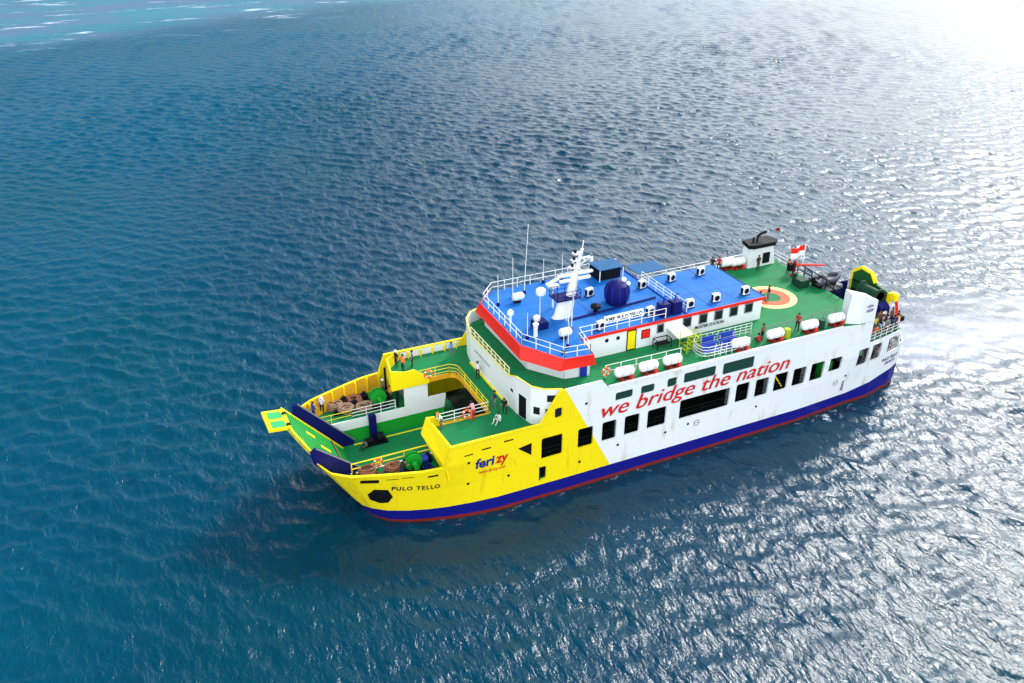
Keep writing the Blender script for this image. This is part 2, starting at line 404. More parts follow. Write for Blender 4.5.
MB().add([hp(18.5, 7.35, -1, -.13), hp(19.35, 7.35, -1, -.13), hp(19.35, 8.45, -1, -.13), hp(18.5, 8.45, -1, -.13)], [(0, 1, 2, 3)]).build('window', GLASS, hull)
# green tinted saloon windows
for (x0, z0, x1, z1) in UPPER:
    for s in (-1, 1):
        MB().add([hp(x0 - .01, z0 - .01, s, -.08), hp(x1 + .01, z0 - .01, s, -.08), hp(x1 + .01, z1 + .01, s, -.08), hp(x0 - .01, z1 + .01, s, -.08)], [(0, 1, 2, 3)]).build('window', GLASSG, hull)
# rails seen in the car deck openings
for (x0, z0, x1, z1) in OPEN:
    mb = MB()
    for zz in (z0 + .35, z0 + .72):
        mb.tube([hp(x0 - .05, zz, -1, -.3), hp(x1 + .05, zz, -1, -.3)], .025, 5)
    mb.tube([hp((x0 + x1) / 2, z0 - .2, -1, -.3), hp((x0 + x1) / 2, z0 + .75, -1, -.3)], .03, 5)
    mb.build('opening_rail', DARK, hull)

# ------------------------------------------------------------------ decks and well walls
YI0, YI1 = -2.7, 4.6
def outline(x0, x1, z, side, n=12, off=-.13):
    P = []
    for k in range(n + 1):
        xt = x0 + (x1 - x0) * k / n; P.append(hp(xt, z, side, off)[:2])
    return P
cd = outline(.7, 58.2, 1.95, -1, 40) + outline(.7, 58.2, 1.95, 1, 40)[::-1]
MB().prism(cd, 1.8, 1.98).build('car_deck', GREEN, F)
ln = MB()
ln.box(5.2, 4.0, 1.985, 44, 4.16, 1.99); ln.box(5.2, -.1, 1.985, 44, .06, 1.99); ln.box(5.2, 1.3, 1.985, 30, 1.42, 1.99)
ln.build('lane_marking', YEL, F)
dn = [(p[0], p[1]) for p in outline(.75, 11.9, 4.1, -1)] + [(12.3, YI0), (1.75, YI0)]
MB().prism(dn, 3.98, 4.1).build('mooring_deck', GREEN, F)
df = [(p[0], p[1]) for p in outline(.75, 11.9, 4.1, 1)] + [(12.3, YI1), (1.75, YI1)]
MB().prism(df, 3.98, 4.1).build('mooring_deck', GREEN, F)
for y, sgn in ((YI0, -1), (YI1, 1)):
    lo, hi = (y - .12, y) if sgn < 0 else (y, y + .12)
    MB().prism([(3.1, 1.985), (13.4, 1.985), (13.7, 2.4), (13.7, 3.25), (2.5, 3.25)], lo, hi, 1).build('well_wall', GREEN2, F)
    MB().prism([(2.5, 3.252), (13.7, 3.252), (13.9, 4.3), (13.9, 4.62), (12.25, 4.62), (12.25, 6.2), (10.1, 6.2), (10.1, 4.14), (1.75, 4.14)], lo - .002, hi + .002, 1).build('well_wall', WHITE, F)
    # dark lining behind the wall, cabin under the shoulder deck
    cb = MB(); o0, o1 = (y - 3.9, y - .2) if sgn < 0 else (y + .2, y + 3.9)
    cb.box(10.5, min(o0, o1), 4.12, 10.6, max(o0, o1), 6.18)
    cb.build('cabin_bulkhead', GREY, F)
    # navy guard beams flanking the ramp
    yb0, yb1 = (-2.4, -1.98) if sgn < 0 else (YI1 - .45, YI1 + .05)
    gb = MB().prism([(.3, 6.6), (.75, 6.9), (3.95, 4.25), (3.95, 3.9), (2.4, 3.9), (.45, 5.6)] if sgn < 0 else [(.55, 6.95), (.95, 7.05), (5.35, 2.3), (5.2, 1.99), (4.3, 1.99), (.5, 6.0)], yb0, yb1, 1).build('ramp_guard', NAVY, F, bevel=.05)
    MB().tube([(.75, yb0 + .05, 6.93), (3.95, yb0 + .05, 4.3)] if sgn < 0 else [(.95, yb0 + .05, 7.1), (5.35, yb0 + .05, 2.38)], .05).build('guard_cap', GREY, gb)
# bow structure: navy face between the guards and the hull tips
MB().prism([(1.0, 6.2), (.75, 5.75), (2.3, 3.4), (2.9, 3.4)], YI1 - .1, 5.9, 1).build('bow_face', NAVY, F)

# ------------------------------------------------------------------ bow ramp
T0, T1 = Vector((4.15, 0, 2.1)), Vector((-.5, 0, 7.35))
d = (T1 - T0).normalized(); nrm = Vector((-d.z, 0, d.x)) * -1
def slab(a, b, y0, y1, th, mb, nn=nrm, o=0.):
    a, b = a + nn * o, b + nn * o
    vs = []
    for p in (a, b):
        for y in (y0, y1):
            for t in (0, -th): vs.append((p.x + nn.x * t, y, p.z + nn.z * t))
    return mb.add(vs, [(0, 1, 3, 2), (4, 6, 7, 5), (0, 4, 5, 1), (2, 3, 7, 6), (0, 2, 6, 4), (1, 5, 7, 3)])
def ramp_prism(poly, lo, hi):
    """poly of (t along the ramp, y)"""
    m = MB(); n = len(poly); vs = []
    for o in (lo, hi):
        for t, y in poly: p = T0.lerp(T1, t) + nrm * o; vs.append((p.x, y, p.z))
    return m.add(vs, [tuple(range(n)), tuple(range(n, 2 * n))] + [(i, (i + 1) % n, (i + 1) % n + n, i + n) for i in range(n)])
RPOLY = [(0, -1.95), (.68, -1.95), (.8, -1.5), (.94, -.2), (1, .5), (1, 3.9), (0, 3.9)]
ramp = ramp_prism(RPOLY, -.18, 0).build('bow_ramp', GREEN2, F)
e = MB()
RIN = [(0, -1.8), (.67, -1.8), (.785, -1.38), (.92, -.08), (.97, .55), (.97, 3.74), (0, 3.74)]
for i in range(6):
    q = ramp_prism([RPOLY[i], RPOLY[i + 1], RIN[i + 1], RIN[i]], -.2, .09); e.add(q.v, q.f)
e.build('ramp_edge', YEL, ramp)
e = MB()
for k in range(1, 22): slab(T0.lerp(T1, k / 23), T0.lerp(T1, k / 23 + .008), -1.65 if k < 15 else (-1.0 if k < 19 else .2), 3.6, .02, e, o=.03)
e.build('anti_slip_bar', GREEN, ramp)
slab(T0.lerp(T1, .35), T0.lerp(T1, .5), .9, 1.25, .05, MB(), o=.05).build('ramp_mark', YEL, ramp); slab(T0.lerp(T1, .55), T0.lerp(T1, .68), 1.9, 2.25, .05, MB(), o=.05).build('ramp_mark', YEL, ramp)
e = MB(); slab(T0.lerp(T1, .2), T0.lerp(T1, .215), -1.6, 3.6, .12, e, o=.12); e.build('lashing_bar', ROPER, ramp)
FL0, FL1 = T1.copy(), T1 + Vector((-1.55, 0, .15))
dn_ = Vector((.1, 0, 1)).normalized()
fl = slab(FL0, FL1, .75, 3.7, .2, MB(), dn_).build('ramp_flap', YEL, ramp)
e = MB(); slab(FL0 + Vector((-.15, 0, 0)), FL1 + Vector((.35, 0, -.02)), 1.0, 1.95, .03, e, dn_, .03); slab(FL0 + Vector((-.15, 0, 0)), FL1 + Vector((.35, 0, -.02)), 2.35, 3.35, .03, e, dn_, .03)
e.build('ramp_plate', paint('mint green paint', (.05, .42, .13), .5, .3), ramp)
for yy in (1.2, 2.9): MB().box(FL0.x - .1, yy - .12, FL0.z - .1, FL0.x + .2, yy + .12, FL0.z + .12).build('ramp_hinge', DARK, ramp)

# ------------------------------------------------------------------ shoulder deck (above the mooring decks)
WALL = [(19.3, -6.86), (18.0, -6.3), (17.2, -5.5), (16.75, -3.4), (16.75, 4.6), (17.1, 7.2), (17.9, 8.3), (19.3, 8.86)]
MB().prism([(9.7, -6.85), (19.3, -6.85), (19.3, 8.85), (11.1, 8.85), (9.6, 7.3), (9.3, 4.6), (14.3, 4.6), (14.8, 4.2), (14.95, 3.6), (14.95, YI0), (9.4, YI0)], 6.3, 6.5).build('shoulder_deck', GREEN, F)
eg = MB()
path = [(9.9, 4.56), (14.3, 4.56), (14.78, 4.18), (14.91, 3.6), (14.91, YI0 + .04), (9.9, YI0 + .04)]
for a, b in zip(path[:-1], path[1:]):
    a, b = Vector((*a, 0)), Vector((*b, 0)); n_ = Vector((b.y - a.y, a.x - b.x, 0)).normalized() * .12
    vs = [(p.x + o.x, p.y + o.y, z) for z in (6.12, 6.56) for p, o in ((a, Vector()), (b, Vector()), (b, -n_), (a, -n_))]
    eg.add(vs, [(0, 1, 2, 3), (4, 5, 6, 7), (0, 1, 5, 4), (1, 2, 6, 5), (2, 3, 7, 6), (3, 0, 4, 7)])
eg.build('deck_edge', paint('amber paint', (.75, .36, .02), .5, .15), F)
# raised yellow front bulwarks of the shoulders
def sheet(pts0, pts1, th, mb):
    """ruled wall between bottom line pts0 and top line pts1, thickened along -x"""
    n = len(pts0)
    for i in range(n - 1):
        q = [pts0[i], pts0[i + 1], pts1[i + 1], pts1[i]]
        mb.add([*q, *[(p[0] + th, p[1], p[2]) for p in q]], [(0, 1, 2, 3), (4, 7, 6, 5), (0, 4, 5, 1), (1, 5, 6, 2), (2, 6, 7, 3), (3, 7, 4, 0)])
    return mb
nb = MB()
sheet([(9.35, -6.97, 5.6), (9.0, YI0, 6.15)], [(9.8, -6.97, 7.3), (9.5, YI0, 7.5)], .15, nb)
sheet([(9.6, -6.97, 4.1), (10.1, YI0, 3.9)], [(9.34, -6.97, 5.61), (8.98, YI0, 6.16)], .15, nb)
nb.prism([(9.02, 6.15), (9.5, 7.5), (10.2, 7.4), (11.0, 6.5), (10.2, 6.1)], YI0, YI0 + .12, 1)
nb.build('shoulder_bulwark', YEL, F)
fb = MB()
sheet([(11.2, 8.97, 5.6), (9.5, 7.4, 5.9), (8.98, YI1 - .02, 6.1)], [(11.2, 8.97, 7.35), (9.5, 7.4, 7.7), (8.95, YI1 - .02, 8.05)], .15, fb)
fb.prism([(8.98, 6.1), (8.95, 8.05), (10.2, 7.7), (11.1, 7.72), (11.9, 7.0), (12.4, 6.5), (12.4, 6.1)], YI1 - .14, YI1 - .02, 1)
fb.build('shoulder_bulwark', YEL, F)
nbr = MB()
for a in (0, .25): nbr.tube([(9.2 + a * .3, -4.2 - a, 5.55), (9.62 + a * .2, -3.2 - a * .6, 7.55)], .04)
nbr.build('rung_ladder', ORANGE, F)
# far bulwark stiffeners on mooring deck and shoulder deck
for x in np.arange(2.2, 9.4, 1.15): 
    p = hp(x, 5.5, 1, -.14); MB().box(p[0] - .05, p[1] - .35, 4.1, p[0] + .05, p[1], 5.55).build('bulwark_stiffener', YEL, F)
for x in np.arange(12, 17.2, 1.15): MB().box(x - .05, 8.55, 6.5, x + .05, 8.86, 7.18).build('bulwark_stiffener', YEL, F)
fi = MB()
for a, b in zip(np.linspace(1.4, 9.0, 12)[:-1], np.linspace(1.4, 9.0, 12)[1:]):
    fi.add([hp(a, 4.12, 1, -.16), hp(b, 4.12, 1, -.16), hp(b, 5.58, 1, -.16), hp(a, 5.58, 1, -.16)], [(0, 1, 2, 3)])
fi.build('bulwark_lining', paint('ochre paint', (.7, .36, .02), .5, .2), F)
fi = MB(); fi.box(11.3, 8.835, 6.5, 17.0, 8.85, 7.15); fi.build('bulwark_lining', WHITE, F)
mb = railing([(10.4, 4.5, 6.5), (14.25, 4.5, 6.5), (14.75, 4.1, 6.5), (14.87, 3.6, 6.5), (14.87, YI0 + .1, 6.5)], 1.0, 1.3)
mb.build('railing', YEL, F)
railing([(14.87, YI0 + .1, 6.5), (10.4, YI0 + .1, 6.5)], 1.0, 1.5).build('railing', WHITE2, F)
railing([(3.2, YI0 - .1, 4.1), (9.6, YI0 - .1, 4.1)], .95, 2.1, 2, r=.05, rr=.045).build('railing', YEL, F)
railing([(5.4, YI1 + .15, 4.1), (9.3, YI1 + .15, 4.1)], .95, 1.2, 3).build('railing', WHITE2, F)
railing([(1.9, YI1 + .15, 4.1), (5.4, YI1 + .15, 4.1)], .9, 1.8, 2).build('railing', YEL, F)
# pillars that carry the shoulders
pl = MB()
for y in (5.0, 8.3): MB().tube([(9.6, y, 4.1), (9.6, y, 6.3)], .1).build('pillar', DARK, F)
# navy post with winch on the ramp side of the far well wall
MB().box(6.75, 4.1, 2.0, 7.35, 4.58, 4.35).build('ramp_post', NAVY, F, bevel=.04)

# ------------------------------------------------------------------ front wall of the superstructure
def wall(path, z0, z1, th, mb, z1b=None):
    for i, (a, b) in enumerate(zip(path[:-1], path[1:])):
        a, b = Vector((*a[:2], 0)), Vector((*b[:2], 0)); n_ = Vector((b.y - a.y, a.x - b.x, 0)).normalized() * th
        zt = z1 if not callable(z1) else None
        za, zb = (z1(i), z1(i + 1)) if callable(z1) else (z1, z1)
        vs = [(a.x, a.y, z0), (b.x, b.y, z0), (b.x + n_.x, b.y + n_.y, z0), (a.x + n_.x, a.y + n_.y, z0),
              (a.x, a.y, za), (b.x, b.y, zb), (b.x + n_.x, b.y + n_.y, zb), (a.x + n_.x, a.y + n_.y, za)]
        mb.add(vs, [(0, 3, 2, 1), (4, 5, 6, 7), (0, 1, 5, 4), (1, 2, 6, 5), (2, 3, 7, 6), (3, 0, 4, 7)])
    return mb
tops = [9.95, 9.9, 9.95, 9.85, 9.25, 9.25, 10.0, 10.0]
FW = [(19.3, -6.86), (18.0, -6.3), (17.2, -5.5), (16.85, -3.6), (16.78, -2.3), (16.78, 5.6), (17.1, 7.3), (17.9, 8.3), (19.3, 8.86)]
tops = [9.9, 9.9, 9.95, 9.9, 9.35, 9.35, 10.05, 10.1, 10.1]
fw = wall(FW, 6.5, lambda i: tops[i], .12, MB()).build('front_wall', WHITE, F)
cp = MB()
for i in range(len(FW) - 1):
    cp.tube([(*FW[i], tops[i] + .02), (*FW[i + 1], tops[i + 1] + .02)], .05)
cp.build('wall_cap', YEL, F)
railing([(16.85, -2.3, 9.3), (16.85, 5.6, 9.3)], .75, .85, 2, r=.045, rr=.04).build('railing', paint('cream rail paint', (.8, .74, .4), .5, .1), F)
def onwall(x0, y0, x1, y1, z0, z1, name, mat, parent, off=.03, th=.05):
    a, b = Vector((x0, y0, 0)), Vector((x1, y1, 0)); n_ = Vector((b.y - a.y, a.x - b.x, 0)).normalized()
    vs = []
    for z in (z0, z1):
        for p, o in ((a, off), (b, off), (b, off - th), (a, off - th)):
            vs.append((p.x - n_.x * o, p.y - n_.y * o, z))
    return MB().add(vs, [(0, 3, 2, 1), (4, 5, 6, 7), (0, 1, 5, 4), (1, 2, 6, 5), (2, 3, 7, 6), (3, 0, 4, 7)]).build(name, mat, parent)
onwall(16.92, -4.0, 17.1, -4.95, 6.55, 8.55, 'door', DARK, fw)
onwall(17.38, -5.68, 17.75, -6.05, 7.5, 8.15, 'window', GLASS, fw)
onwall(18.1, -6.345, 18.6, -6.56, 7.5, 8.1, 'window', GLASS, fw)
onwall(16.8, -2.7, 16.82, -3.1, 8.15, 8.4, 'window', GLASS, fw)
onwall(18.2, -6.385, 19.2, -6.82, 8.75, 9.35, 'window', GLASS, fw)
kb = MB(); kb.box(16.62, -2.3, 6.5, 16.775, 5.6, 6.6); kb.build('wall_kerb', YEL, F)
v = lettering('KMP. PULO TELLO', lambda u, w: (16.74, 4.6 - u, 8.15 + w), 3.2, .22, TXTK, fw)

# ------------------------------------------------------------------ boat deck
BD = [(19.3, -6.84), (18.0, -6.18), (17.3, -5.4), (16.95, -3.4), (16.95, 4.6), (17.2, 7.1), (17.9, 8.15), (19.3, 8.84), (52.4, 8.84), (52.2, 4.5), (51.9, -2.2), (51.3, -6.84)]
MB().prism(BD, 8.82, 9.0).build('boat_deck', GREEN, F)
MB().prism(outline(19, 56.6, 6.3, -1, 30, -.16) + outline(19, 56.6, 6.3, 1, 30, -.16)[::-1], 6.2, 6.4).build('passenger_deck', GREEN, F)
def ring(c, r0, r1, z, n=40):
    mb = MB()
    for k in range(n):
        a, b = 2 * math.pi * k / n, 2 * math.pi * (k + 1) / n
        mb.add([(c[0] + r_ * math.cos(t), c[1] + r_ * math.sin(t), z) for r_, t in ((r0, a), (r1, a), (r1, b), (r0, b))], [(0, 1, 2, 3)])
    return mb
HC = (46.0, 1.0)
ring(HC, 1.85, 2.5, 9.004).build('deck_marking', paint('cream marking paint', (.75, .62, .25), .5, .25), F)
ring(HC, 1.0, 1.85, 9.004).build('deck_marking', paint('faded red marking paint', (.7, .12, .05), .5, .3), F)
# aft end wall below the boat deck (white, with openings for the saloon)
aw = MB(); aw.box(51.3, -6.7, 6.4, 51.42, 8.7, 8.82); aw.build('aft_wall', WHITE, F)
onwall(51.42, -1, 51.42, 0, 6.45, 8.4, 'door', DARK, F, off=-.04)
# railings of the boat deck
railing([(52.15, 4.4, 9), (52.3, 8.7, 9), (36, 8.7, 9)], 1.05, 1.6, 3).build('railing', WHITE2, F)
railing([(51.85, -2.0, 9), (52.15, 4.4, 9)], 1.05, 1.0, 2, r=.05, rr=.06).build('railing', DARK, F)
railing([(24.0, -5.4, 9), (31.2, -5.5, 9)], 1.1, 1.5, 2, r=.04).build('railing', WHITE2, F)
railing([(38.2, -5.5, 9), (48.3, -5.2, 9)], 1.1, 1.5, 3, r=.03).build('railing', GREY, F)
railing([(51.6, -6.6, 6.4), (56.0, -5.85, 6.4), (56.8, -5.1, 6.4), (56.8, -3.6, 6.4)], 1.0, .9, 3).build('railing', WHITE2, F)
railing([(56.3, 7.9, 6.4), (52.5, 8.6, 6.4)], 1.0, .9, 3).build('railing', WHITE2, F)
railing([(56.3, -6.0, 4.85), (58.2, -4.5, 4.7), (58.2, -3.6, 4.7)], .7, .7, 2).build('railing', WHITE2, F)
MB().prism(outline(50, 58.2, 4.1, -1, 20, -.16) + outline(50, 58.2, 4.1, 1, 20, -.16)[::-1], 4.05, 4.15).build('stern_platform', GREY, F)
stp = MB(); stp.box(54.2, -6.6, 6.42, 57.4, -6.5, 6.5)
# bright green inner bulkhead glimpsed in the 12th opening, yellow brace in the 9th
MB().box(46.6, -6.2, 2, 48.2, -5.6, 5.1).build('vent_trunk', GREEN2, F, bevel=.1)
MB().tube([(40.7, -6.5, 5.9), (41.9, -6.5, 4.2)], .07).build('yellow_brace', YEL, F)
for x in np.arange(20.2, 50, 2.8):
    pass
for x in (20.1, 24.75, 29.8, 36.05, 40.2, 44.4, 49.2): MB().box(x - .12, -6.75, 2, x + .12, -6.2, 6.3).build('web_frame', GREY, F)
# covered car deck and deckhead coloured near black to paint in interior shade
HOLD_SHADE = paint('interior shade paint', (.008, .022, .018), .7, .4)
MB().prism(outline(15.2, 57.6, 1.95, -1, 30, -.2) + outline(15.2, 57.6, 1.95, 1, 30, -.2)[::-1], 1.985, 1.995).build('covered_deck_shade', HOLD_SHADE, F)
MB().prism(outline(15.2, 56.3, 6.1, -1, 30, -.2) + outline(15.2, 56.3, 6.1, 1, 30, -.2)[::-1], 6.1, 6.19).build('deckhead', HOLD_SHADE, F)
MB().box(26, 3.2, 2, 52, 3.4, 6.1).build('casing_wall', HOLD_SHADE, F)

# ------------------------------------------------------------------ deckhouse
HY0, HY1, HX0, HX1, RZ = -2.27, 5.4, 23.4, 42.1, 11.1
dh = MB(); dh.prism([(HX0, HY0), (HX1, HY0), (HX1, HY1), (HX0, HY1)], 9.0, RZ); dh = dh.build('deckhouse', WHITE, F)
roofa = MB().prism([(33.9, HY0 - .06), (42.35, HY0 - .06), (42.35, 5.67), (33.9, 5.67)], RZ, 11.2).build('roof', BLUE, dh)
RO = [(18.55, 7.4), (18.35, -1.2), (20.5, -4.8), (22.95, -5.1), (23.35, HY0 - .06), (33.9, HY0 - .06), (33.9, 9.3), (20.3, 9.3)]
rooff = MB().prism(RO, RZ, 11.2).build('roof', BLUE, dh)
MB().box(23.4, HY0 - .13, 11.0, 42.42, HY0 - .062, 11.26).build('roof_trim', RED, dh)
MB().box(42.352, HY0 - .1, 11.05, 42.42, 5.7, 11.24).build('roof_trim', NAVY, dh)
MB().box(33.86, HY0, 11.202, 33.94, 9.3, 11.3).build('roof_seam', BLUE2, dh)
sm = MB()
for x in (26.5, 30.2, 36.8, 39.6): sm.box(x - .02, HY0, 11.2, x + .02, 5.6, 11.215)
for y in (1.0,): sm.box(20, y - .02, 11.2, 42.2, y + .02, 11.214)
sm.build('roof_weld', BLUE2, dh)
def hw(x0, z0, x1, z1, name, mat, frame=None):
    o = MB().box(x0, HY0 - .05, z0, x1, HY0 + .02, z1).build(name, mat, dh)
    if frame:
        f = .07; m = MB()
        m.box(x0 - f, HY0 - .075, z0 - f, x0, HY0 + .01, z1 + f); m.box(x1, HY0 - .075, z0 - f, x1 + f, HY0 + .01, z1 + f)
        m.box(x0, HY0 - .075, z1, x1, HY0 + .01, z1 + f); m.box(x0, HY0 - .075, z0 - f, x1, HY0 + .01, z0)
        m.build('frame', frame, dh) if False else None
        o2 = m.build(name + '_frame', frame, dh)
    return o
hw(27.95, 9.1, 28.72, 10.85, 'door', YEL, DARK)
hw(29.4, 9.9, 30.1, 10.6, 'fire_hose_box', RED, RED2)
hw(30.95, 10.1, 31.5, 10.8, 'window', GLASS, GREY)
for x in (33.6, 35.3, 36.95, 38.6, 40.25): hw(x, 10.05, x + .75, 10.85, 'window', GLASS, GREY)
for x in (25.9, 27.0): MB().lathe([(.001, -.05), (.17, -.05), (.17, .03), (.001, .03)], (x, HY0, 10.45), 'y').build('porthole', DARK, dh)
MB().box(HX1 - .02, -1.6, 9.4, HX1 + .05, -1.0, 10.3).build('window', GLASS, dh)
lettering('MUSTER STATION', lambda u, w: (34.9 + u, HY0 - .03, 9.52 + w), 3.1, .3, TXTK, dh, bold=.03)
MB().add([(31.9, HY0 - .02, 10.3), (33.5, HY0 - .02, 10.3), (33.7, -3.9, 9.95), (32.1, -3.9, 9.95), (31.9, HY0 - .02, 10.36), (33.5, HY0 - .02, 10.36), (33.7, -3.9, 10.01), (32.1, -3.9, 10.01)],
         [(0, 1, 2, 3), (4, 5, 6, 7), (0, 1, 5, 4), (1, 2, 6, 5), (2, 3, 7, 6), (3, 0, 4, 7)]).build('awning', WHITE2, dh)
# yellow green stair frame outside the house
sf = MB()
for x in (32.2, 33.6):
    for y in (-3.9, -5.0): sf.tube([(x, y, 9), (x, y, 10.6)], .045)
for z in (9.5, 10.05, 10.6):
    sf.tube([(32.2, -3.9, z), (33.6, -3.9, z)], .035); sf.tube([(32.2, -5.0, z), (33.6, -5.0, z)], .035); sf.tube([(33.6, -3.9, z), (33.6, -5.0, z)], .035)
for k in range(6): sf.box(32.25 + k * .22, -4.9, 9.15 + k * .22, 32.45 + k * .22, -4.0, 9.19 + k * .22)
sf.build('stairway', LIME, F)
# bridge front under the wing roof
BW = [(22.9, -4.4), (20.9, -4.1), (18.95, -1.4), (18.95, 7.2), (20.6, 8.7), (33.5, 8.7)]
br = wall(BW, 9.0, 10.95, -.1, MB()).build('bridge', WHITE, F)
wall([(23.5, -2.3), (23.0, -2.4), (22.9, -4.4)], 9.0, 10.95, -.1, MB()).build('bridge_side', WHITE, br)
wall([(23.35, HY1), (23.35, 8.6)], 9.0, 10.95, -.1, MB()).build('bridge_side', WHITE, br)
for i in range(5):
    a, b = Vector(BW[i]), Vector(BW[i + 1]); L = (b - a).length; n = max(1, int(L / 1.15))
    if i == 4: n = 1; b = a.lerp(b, .2)
    for k in range(n):
        p, q = a.lerp(b, (k + .08) / n), a.lerp(b, (k + .92) / n)
        if i == 0 and k == 0: continue
        onwall(q.x, q.y, p.x, p.y, 9.6, 10.25, 'window', GLASS, br, off=.02)
onwall(22.8, -4.39, 22.1, -4.28, 9.02, 10.75, 'door', BLUE2, br, off=.03) if False else MB().box(22.15, -4.52, 9.02, 22.8, -4.44, 10.75).build('door', BLUE2, br)
MB().tube([(22.95, -4.5, 9), (22.95, -4.7, 11.05)], .05).build('pillar', WHITE2, br)
# sloping red fascia of the wing roof
UP = [(20.3, 9.36), (18.5, 7.42), (18.3, -1.2), (20.47, -4.86), (23.0, -5.16)]
LO_ = [(18.9, 9.4), (18.2, 7.75), (18.0, -1.9), (20.0, -4.95), (23.2, -5.2)]
LO_[0] = (20.0, 9.6)
fa = MB()
for i in range(len(UP) - 1):
    a, b, c, d2 = UP[i], UP[i + 1], LO_[i + 1], LO_[i]
    vs = [(*a, 11.24), (*b, 11.24), (*c, 10.3), (*d2, 10.3)]
    cen = Vector((24, 2, 10.8))
    ins = [tuple(Vector(v) + (cen - Vector(v)).normalized() * .12) for v in vs]
    fa.add(vs + ins, [(0, 1, 2, 3), (7, 6, 5, 4), (0, 1, 5, 4), (2, 3, 7, 6), (1, 2, 6, 5), (0, 3, 7, 4)])
fa.add([(23.0, -5.16, 11.24), (23.2, -5.2, 10.3), (23.35, -2.4, 10.75), (23.37, -2.4, 11.24)], [(0, 1, 2, 3)])
fa.build('roof_fascia', RED, br)
MB().prism([(p[0] + .12, p[1] + (.15 if p[1] < 0 else -.15)) for p in UP] + [(23.3, -2.4), (23.3, 9.3)], 10.9, 11.0).build('soffit', WHITE, br)
# roof railings
RP = [(33.5, 9.1, 11.2), (20.4, 9.1, 11.2), (18.8, 7.3, 11.2), (18.6, -1.1, 11.2), (20.6, -4.6, 11.2), (22.8, -4.85, 11.2), (23.3, -2.1, 11.2), (31.8, -2.1, 11.2)]
railing(RP, .95, 1.25, 2, r=.045, rr=.03).build('railing', WHITE2, F)
railing([(34.1, 5.4, 11.2), (34.1, -1.9, 11.2)], .95, 1.2, 3, r=.04).build('railing', WHITE2, F)

# ------------------------------------------------------------------ roof equipment
def ac(loc, rz):
    o = empty('air_conditioner', loc, rz)
    b = MB().box(-.36, -.22, .06, .36, .22, .78).build('cabinet', WHITE2, o, bevel=.03)
    MB().box(-.42, -.28, 0, .42, .28, .06).build('stand', NAVY, o)
    MB().lathe([(.001, .225), (.26, .225), (.26, .25), (.001, .25)], (0, 0, .42), 'y', 14).build('fan_grille', DARK, o)
    MB().box(.362, -.16, .12, .375, .16, .7).build('side_grille', DARK, o)
    return o
acs = [((33.3, 4.05), 'white air conditioner on the blue roof beside the inner roof railing, far side'), ((36.6, 4.2), 'white air conditioner in the middle of the far row on the rear blue roof'),
       ((39.9, 4.2), 'white air conditioner at the far aft corner of the rear blue roof'), ((34.9, -1.2), 'white air conditioner near the red trim, closest behind the two navy tanks'),
       ((37.7, -1.2), 'white air conditioner midway along the near row on the rear blue roof'), ((41.0, -1.1), 'white air conditioner at the near aft corner of the rear roof, by the deck circle'),
       ((25.7, -1.5), 'air conditioner at the front end of the ship name board'), ((30.9, -1.0), 'air conditioner at the rear end of the ship name board'),
       ((28.05, 4.6), 'air conditioner alone on the front blue roof between the mast and the navy cowl')]
pro = None
for (p, lb) in acs:
    rz = R(180 + random.uniform(-6, 6)) if p[1] < 2 and p[0] > 32 else R(190)
    if pro is None: pro = o = ac((p[0], p[1], 11.2), rz)
    else: o = copy_tree(pro); o.location = (p[0], p[1], 11.2); o.rotation_euler.z = rz
    tag(o, lb, 'air conditioner', 'air conditioners on the blue roof')
# name board
nbd = MB(); nbd.prism([(-1.0, 11.28), (-.78, 11.86), (-.72, 11.86), (-.94, 11.28)], 26.45, 30.35, 0)
nbd = nbd.build('name_board', WHITE2, F)
lettering('KMP. PULO TELLO', lambda u, w: (26.6 + u, -1.0 + (.1 + w) * .38 - .02, 11.38 + w), 3.6, .34, TXTK, nbd, bold=.03)
# pipe on roof and mushroom vent
MB().tube([(23.9, .9, 11.33), (33.2, 1.6, 11.33)], .09).build('roof_pipe', NAVY, F)
MB().lathe([(.2, 0), (.2, .35), (.45, .4), (.45, .62), (.15, .78), (.001, .8)], (27.0, 1.6, 11.2)).build('mushroom_vent', DARK, F)
# navy cowl (large ball shaped ventilator)
cw = MB().lathe([(.9, 0), (1.05, .4), (1.12, 1.2), (.95, 1.8), (.5, 2.1), (.001, 2.2)], (29.6, 2.4, 11.2)).build('radar_dome_housing', NAVY, F, smooth=True)
e = MB()
for k in range(10):
    a = 2 * math.pi * k / 10; e.tube([(29.6 + 1.08 * math.cos(a), 2.4 + 1.08 * math.sin(a), 11.5), (29.6 + 1.14 * math.cos(a), 2.4 + 1.14 * math.sin(a), 12.4), (29.6 + .97 * math.cos(a), 2.4 + .97 * math.sin(a), 13.0)], .03)
e.build('rib', BLUE2, cw)
e = MB(); e.sphere((30.1, 2.2, 13.4), .25); e.sphere((30.4, 1.9, 13.1), .2); e.build('lamp', WHITE2, cw)
# blue canopies at far side
for (x0, x1, y0, y1, z) in ((30.4, 33.0, 6.8, 8.9, 12.3), (34.2, 37.4, 6.2, 8.4, 11.5)):
    m = MB(); m.box(x0, y0, z, x1, y1, z + .06)
    o = m.build('canopy', paint('teal canopy', (.015, .1, .24), .6, .2), F)
    m = MB()
    for x in (x0 + .05, x1 - .05):
        for y in (y0 + .05, y1 - .05): MB().tube([(x, y, 9 if x0 > 33.5 else 11.2), (x, y, z)], .05).build('canopy_post', WHITE2, o)
MB().box(30.4, 7.0, 11.2, 32.8, 8.8, 12.2).build('canopy_dark_box', DARK, F, bevel=.05)  # black box filling the space under the front canopy
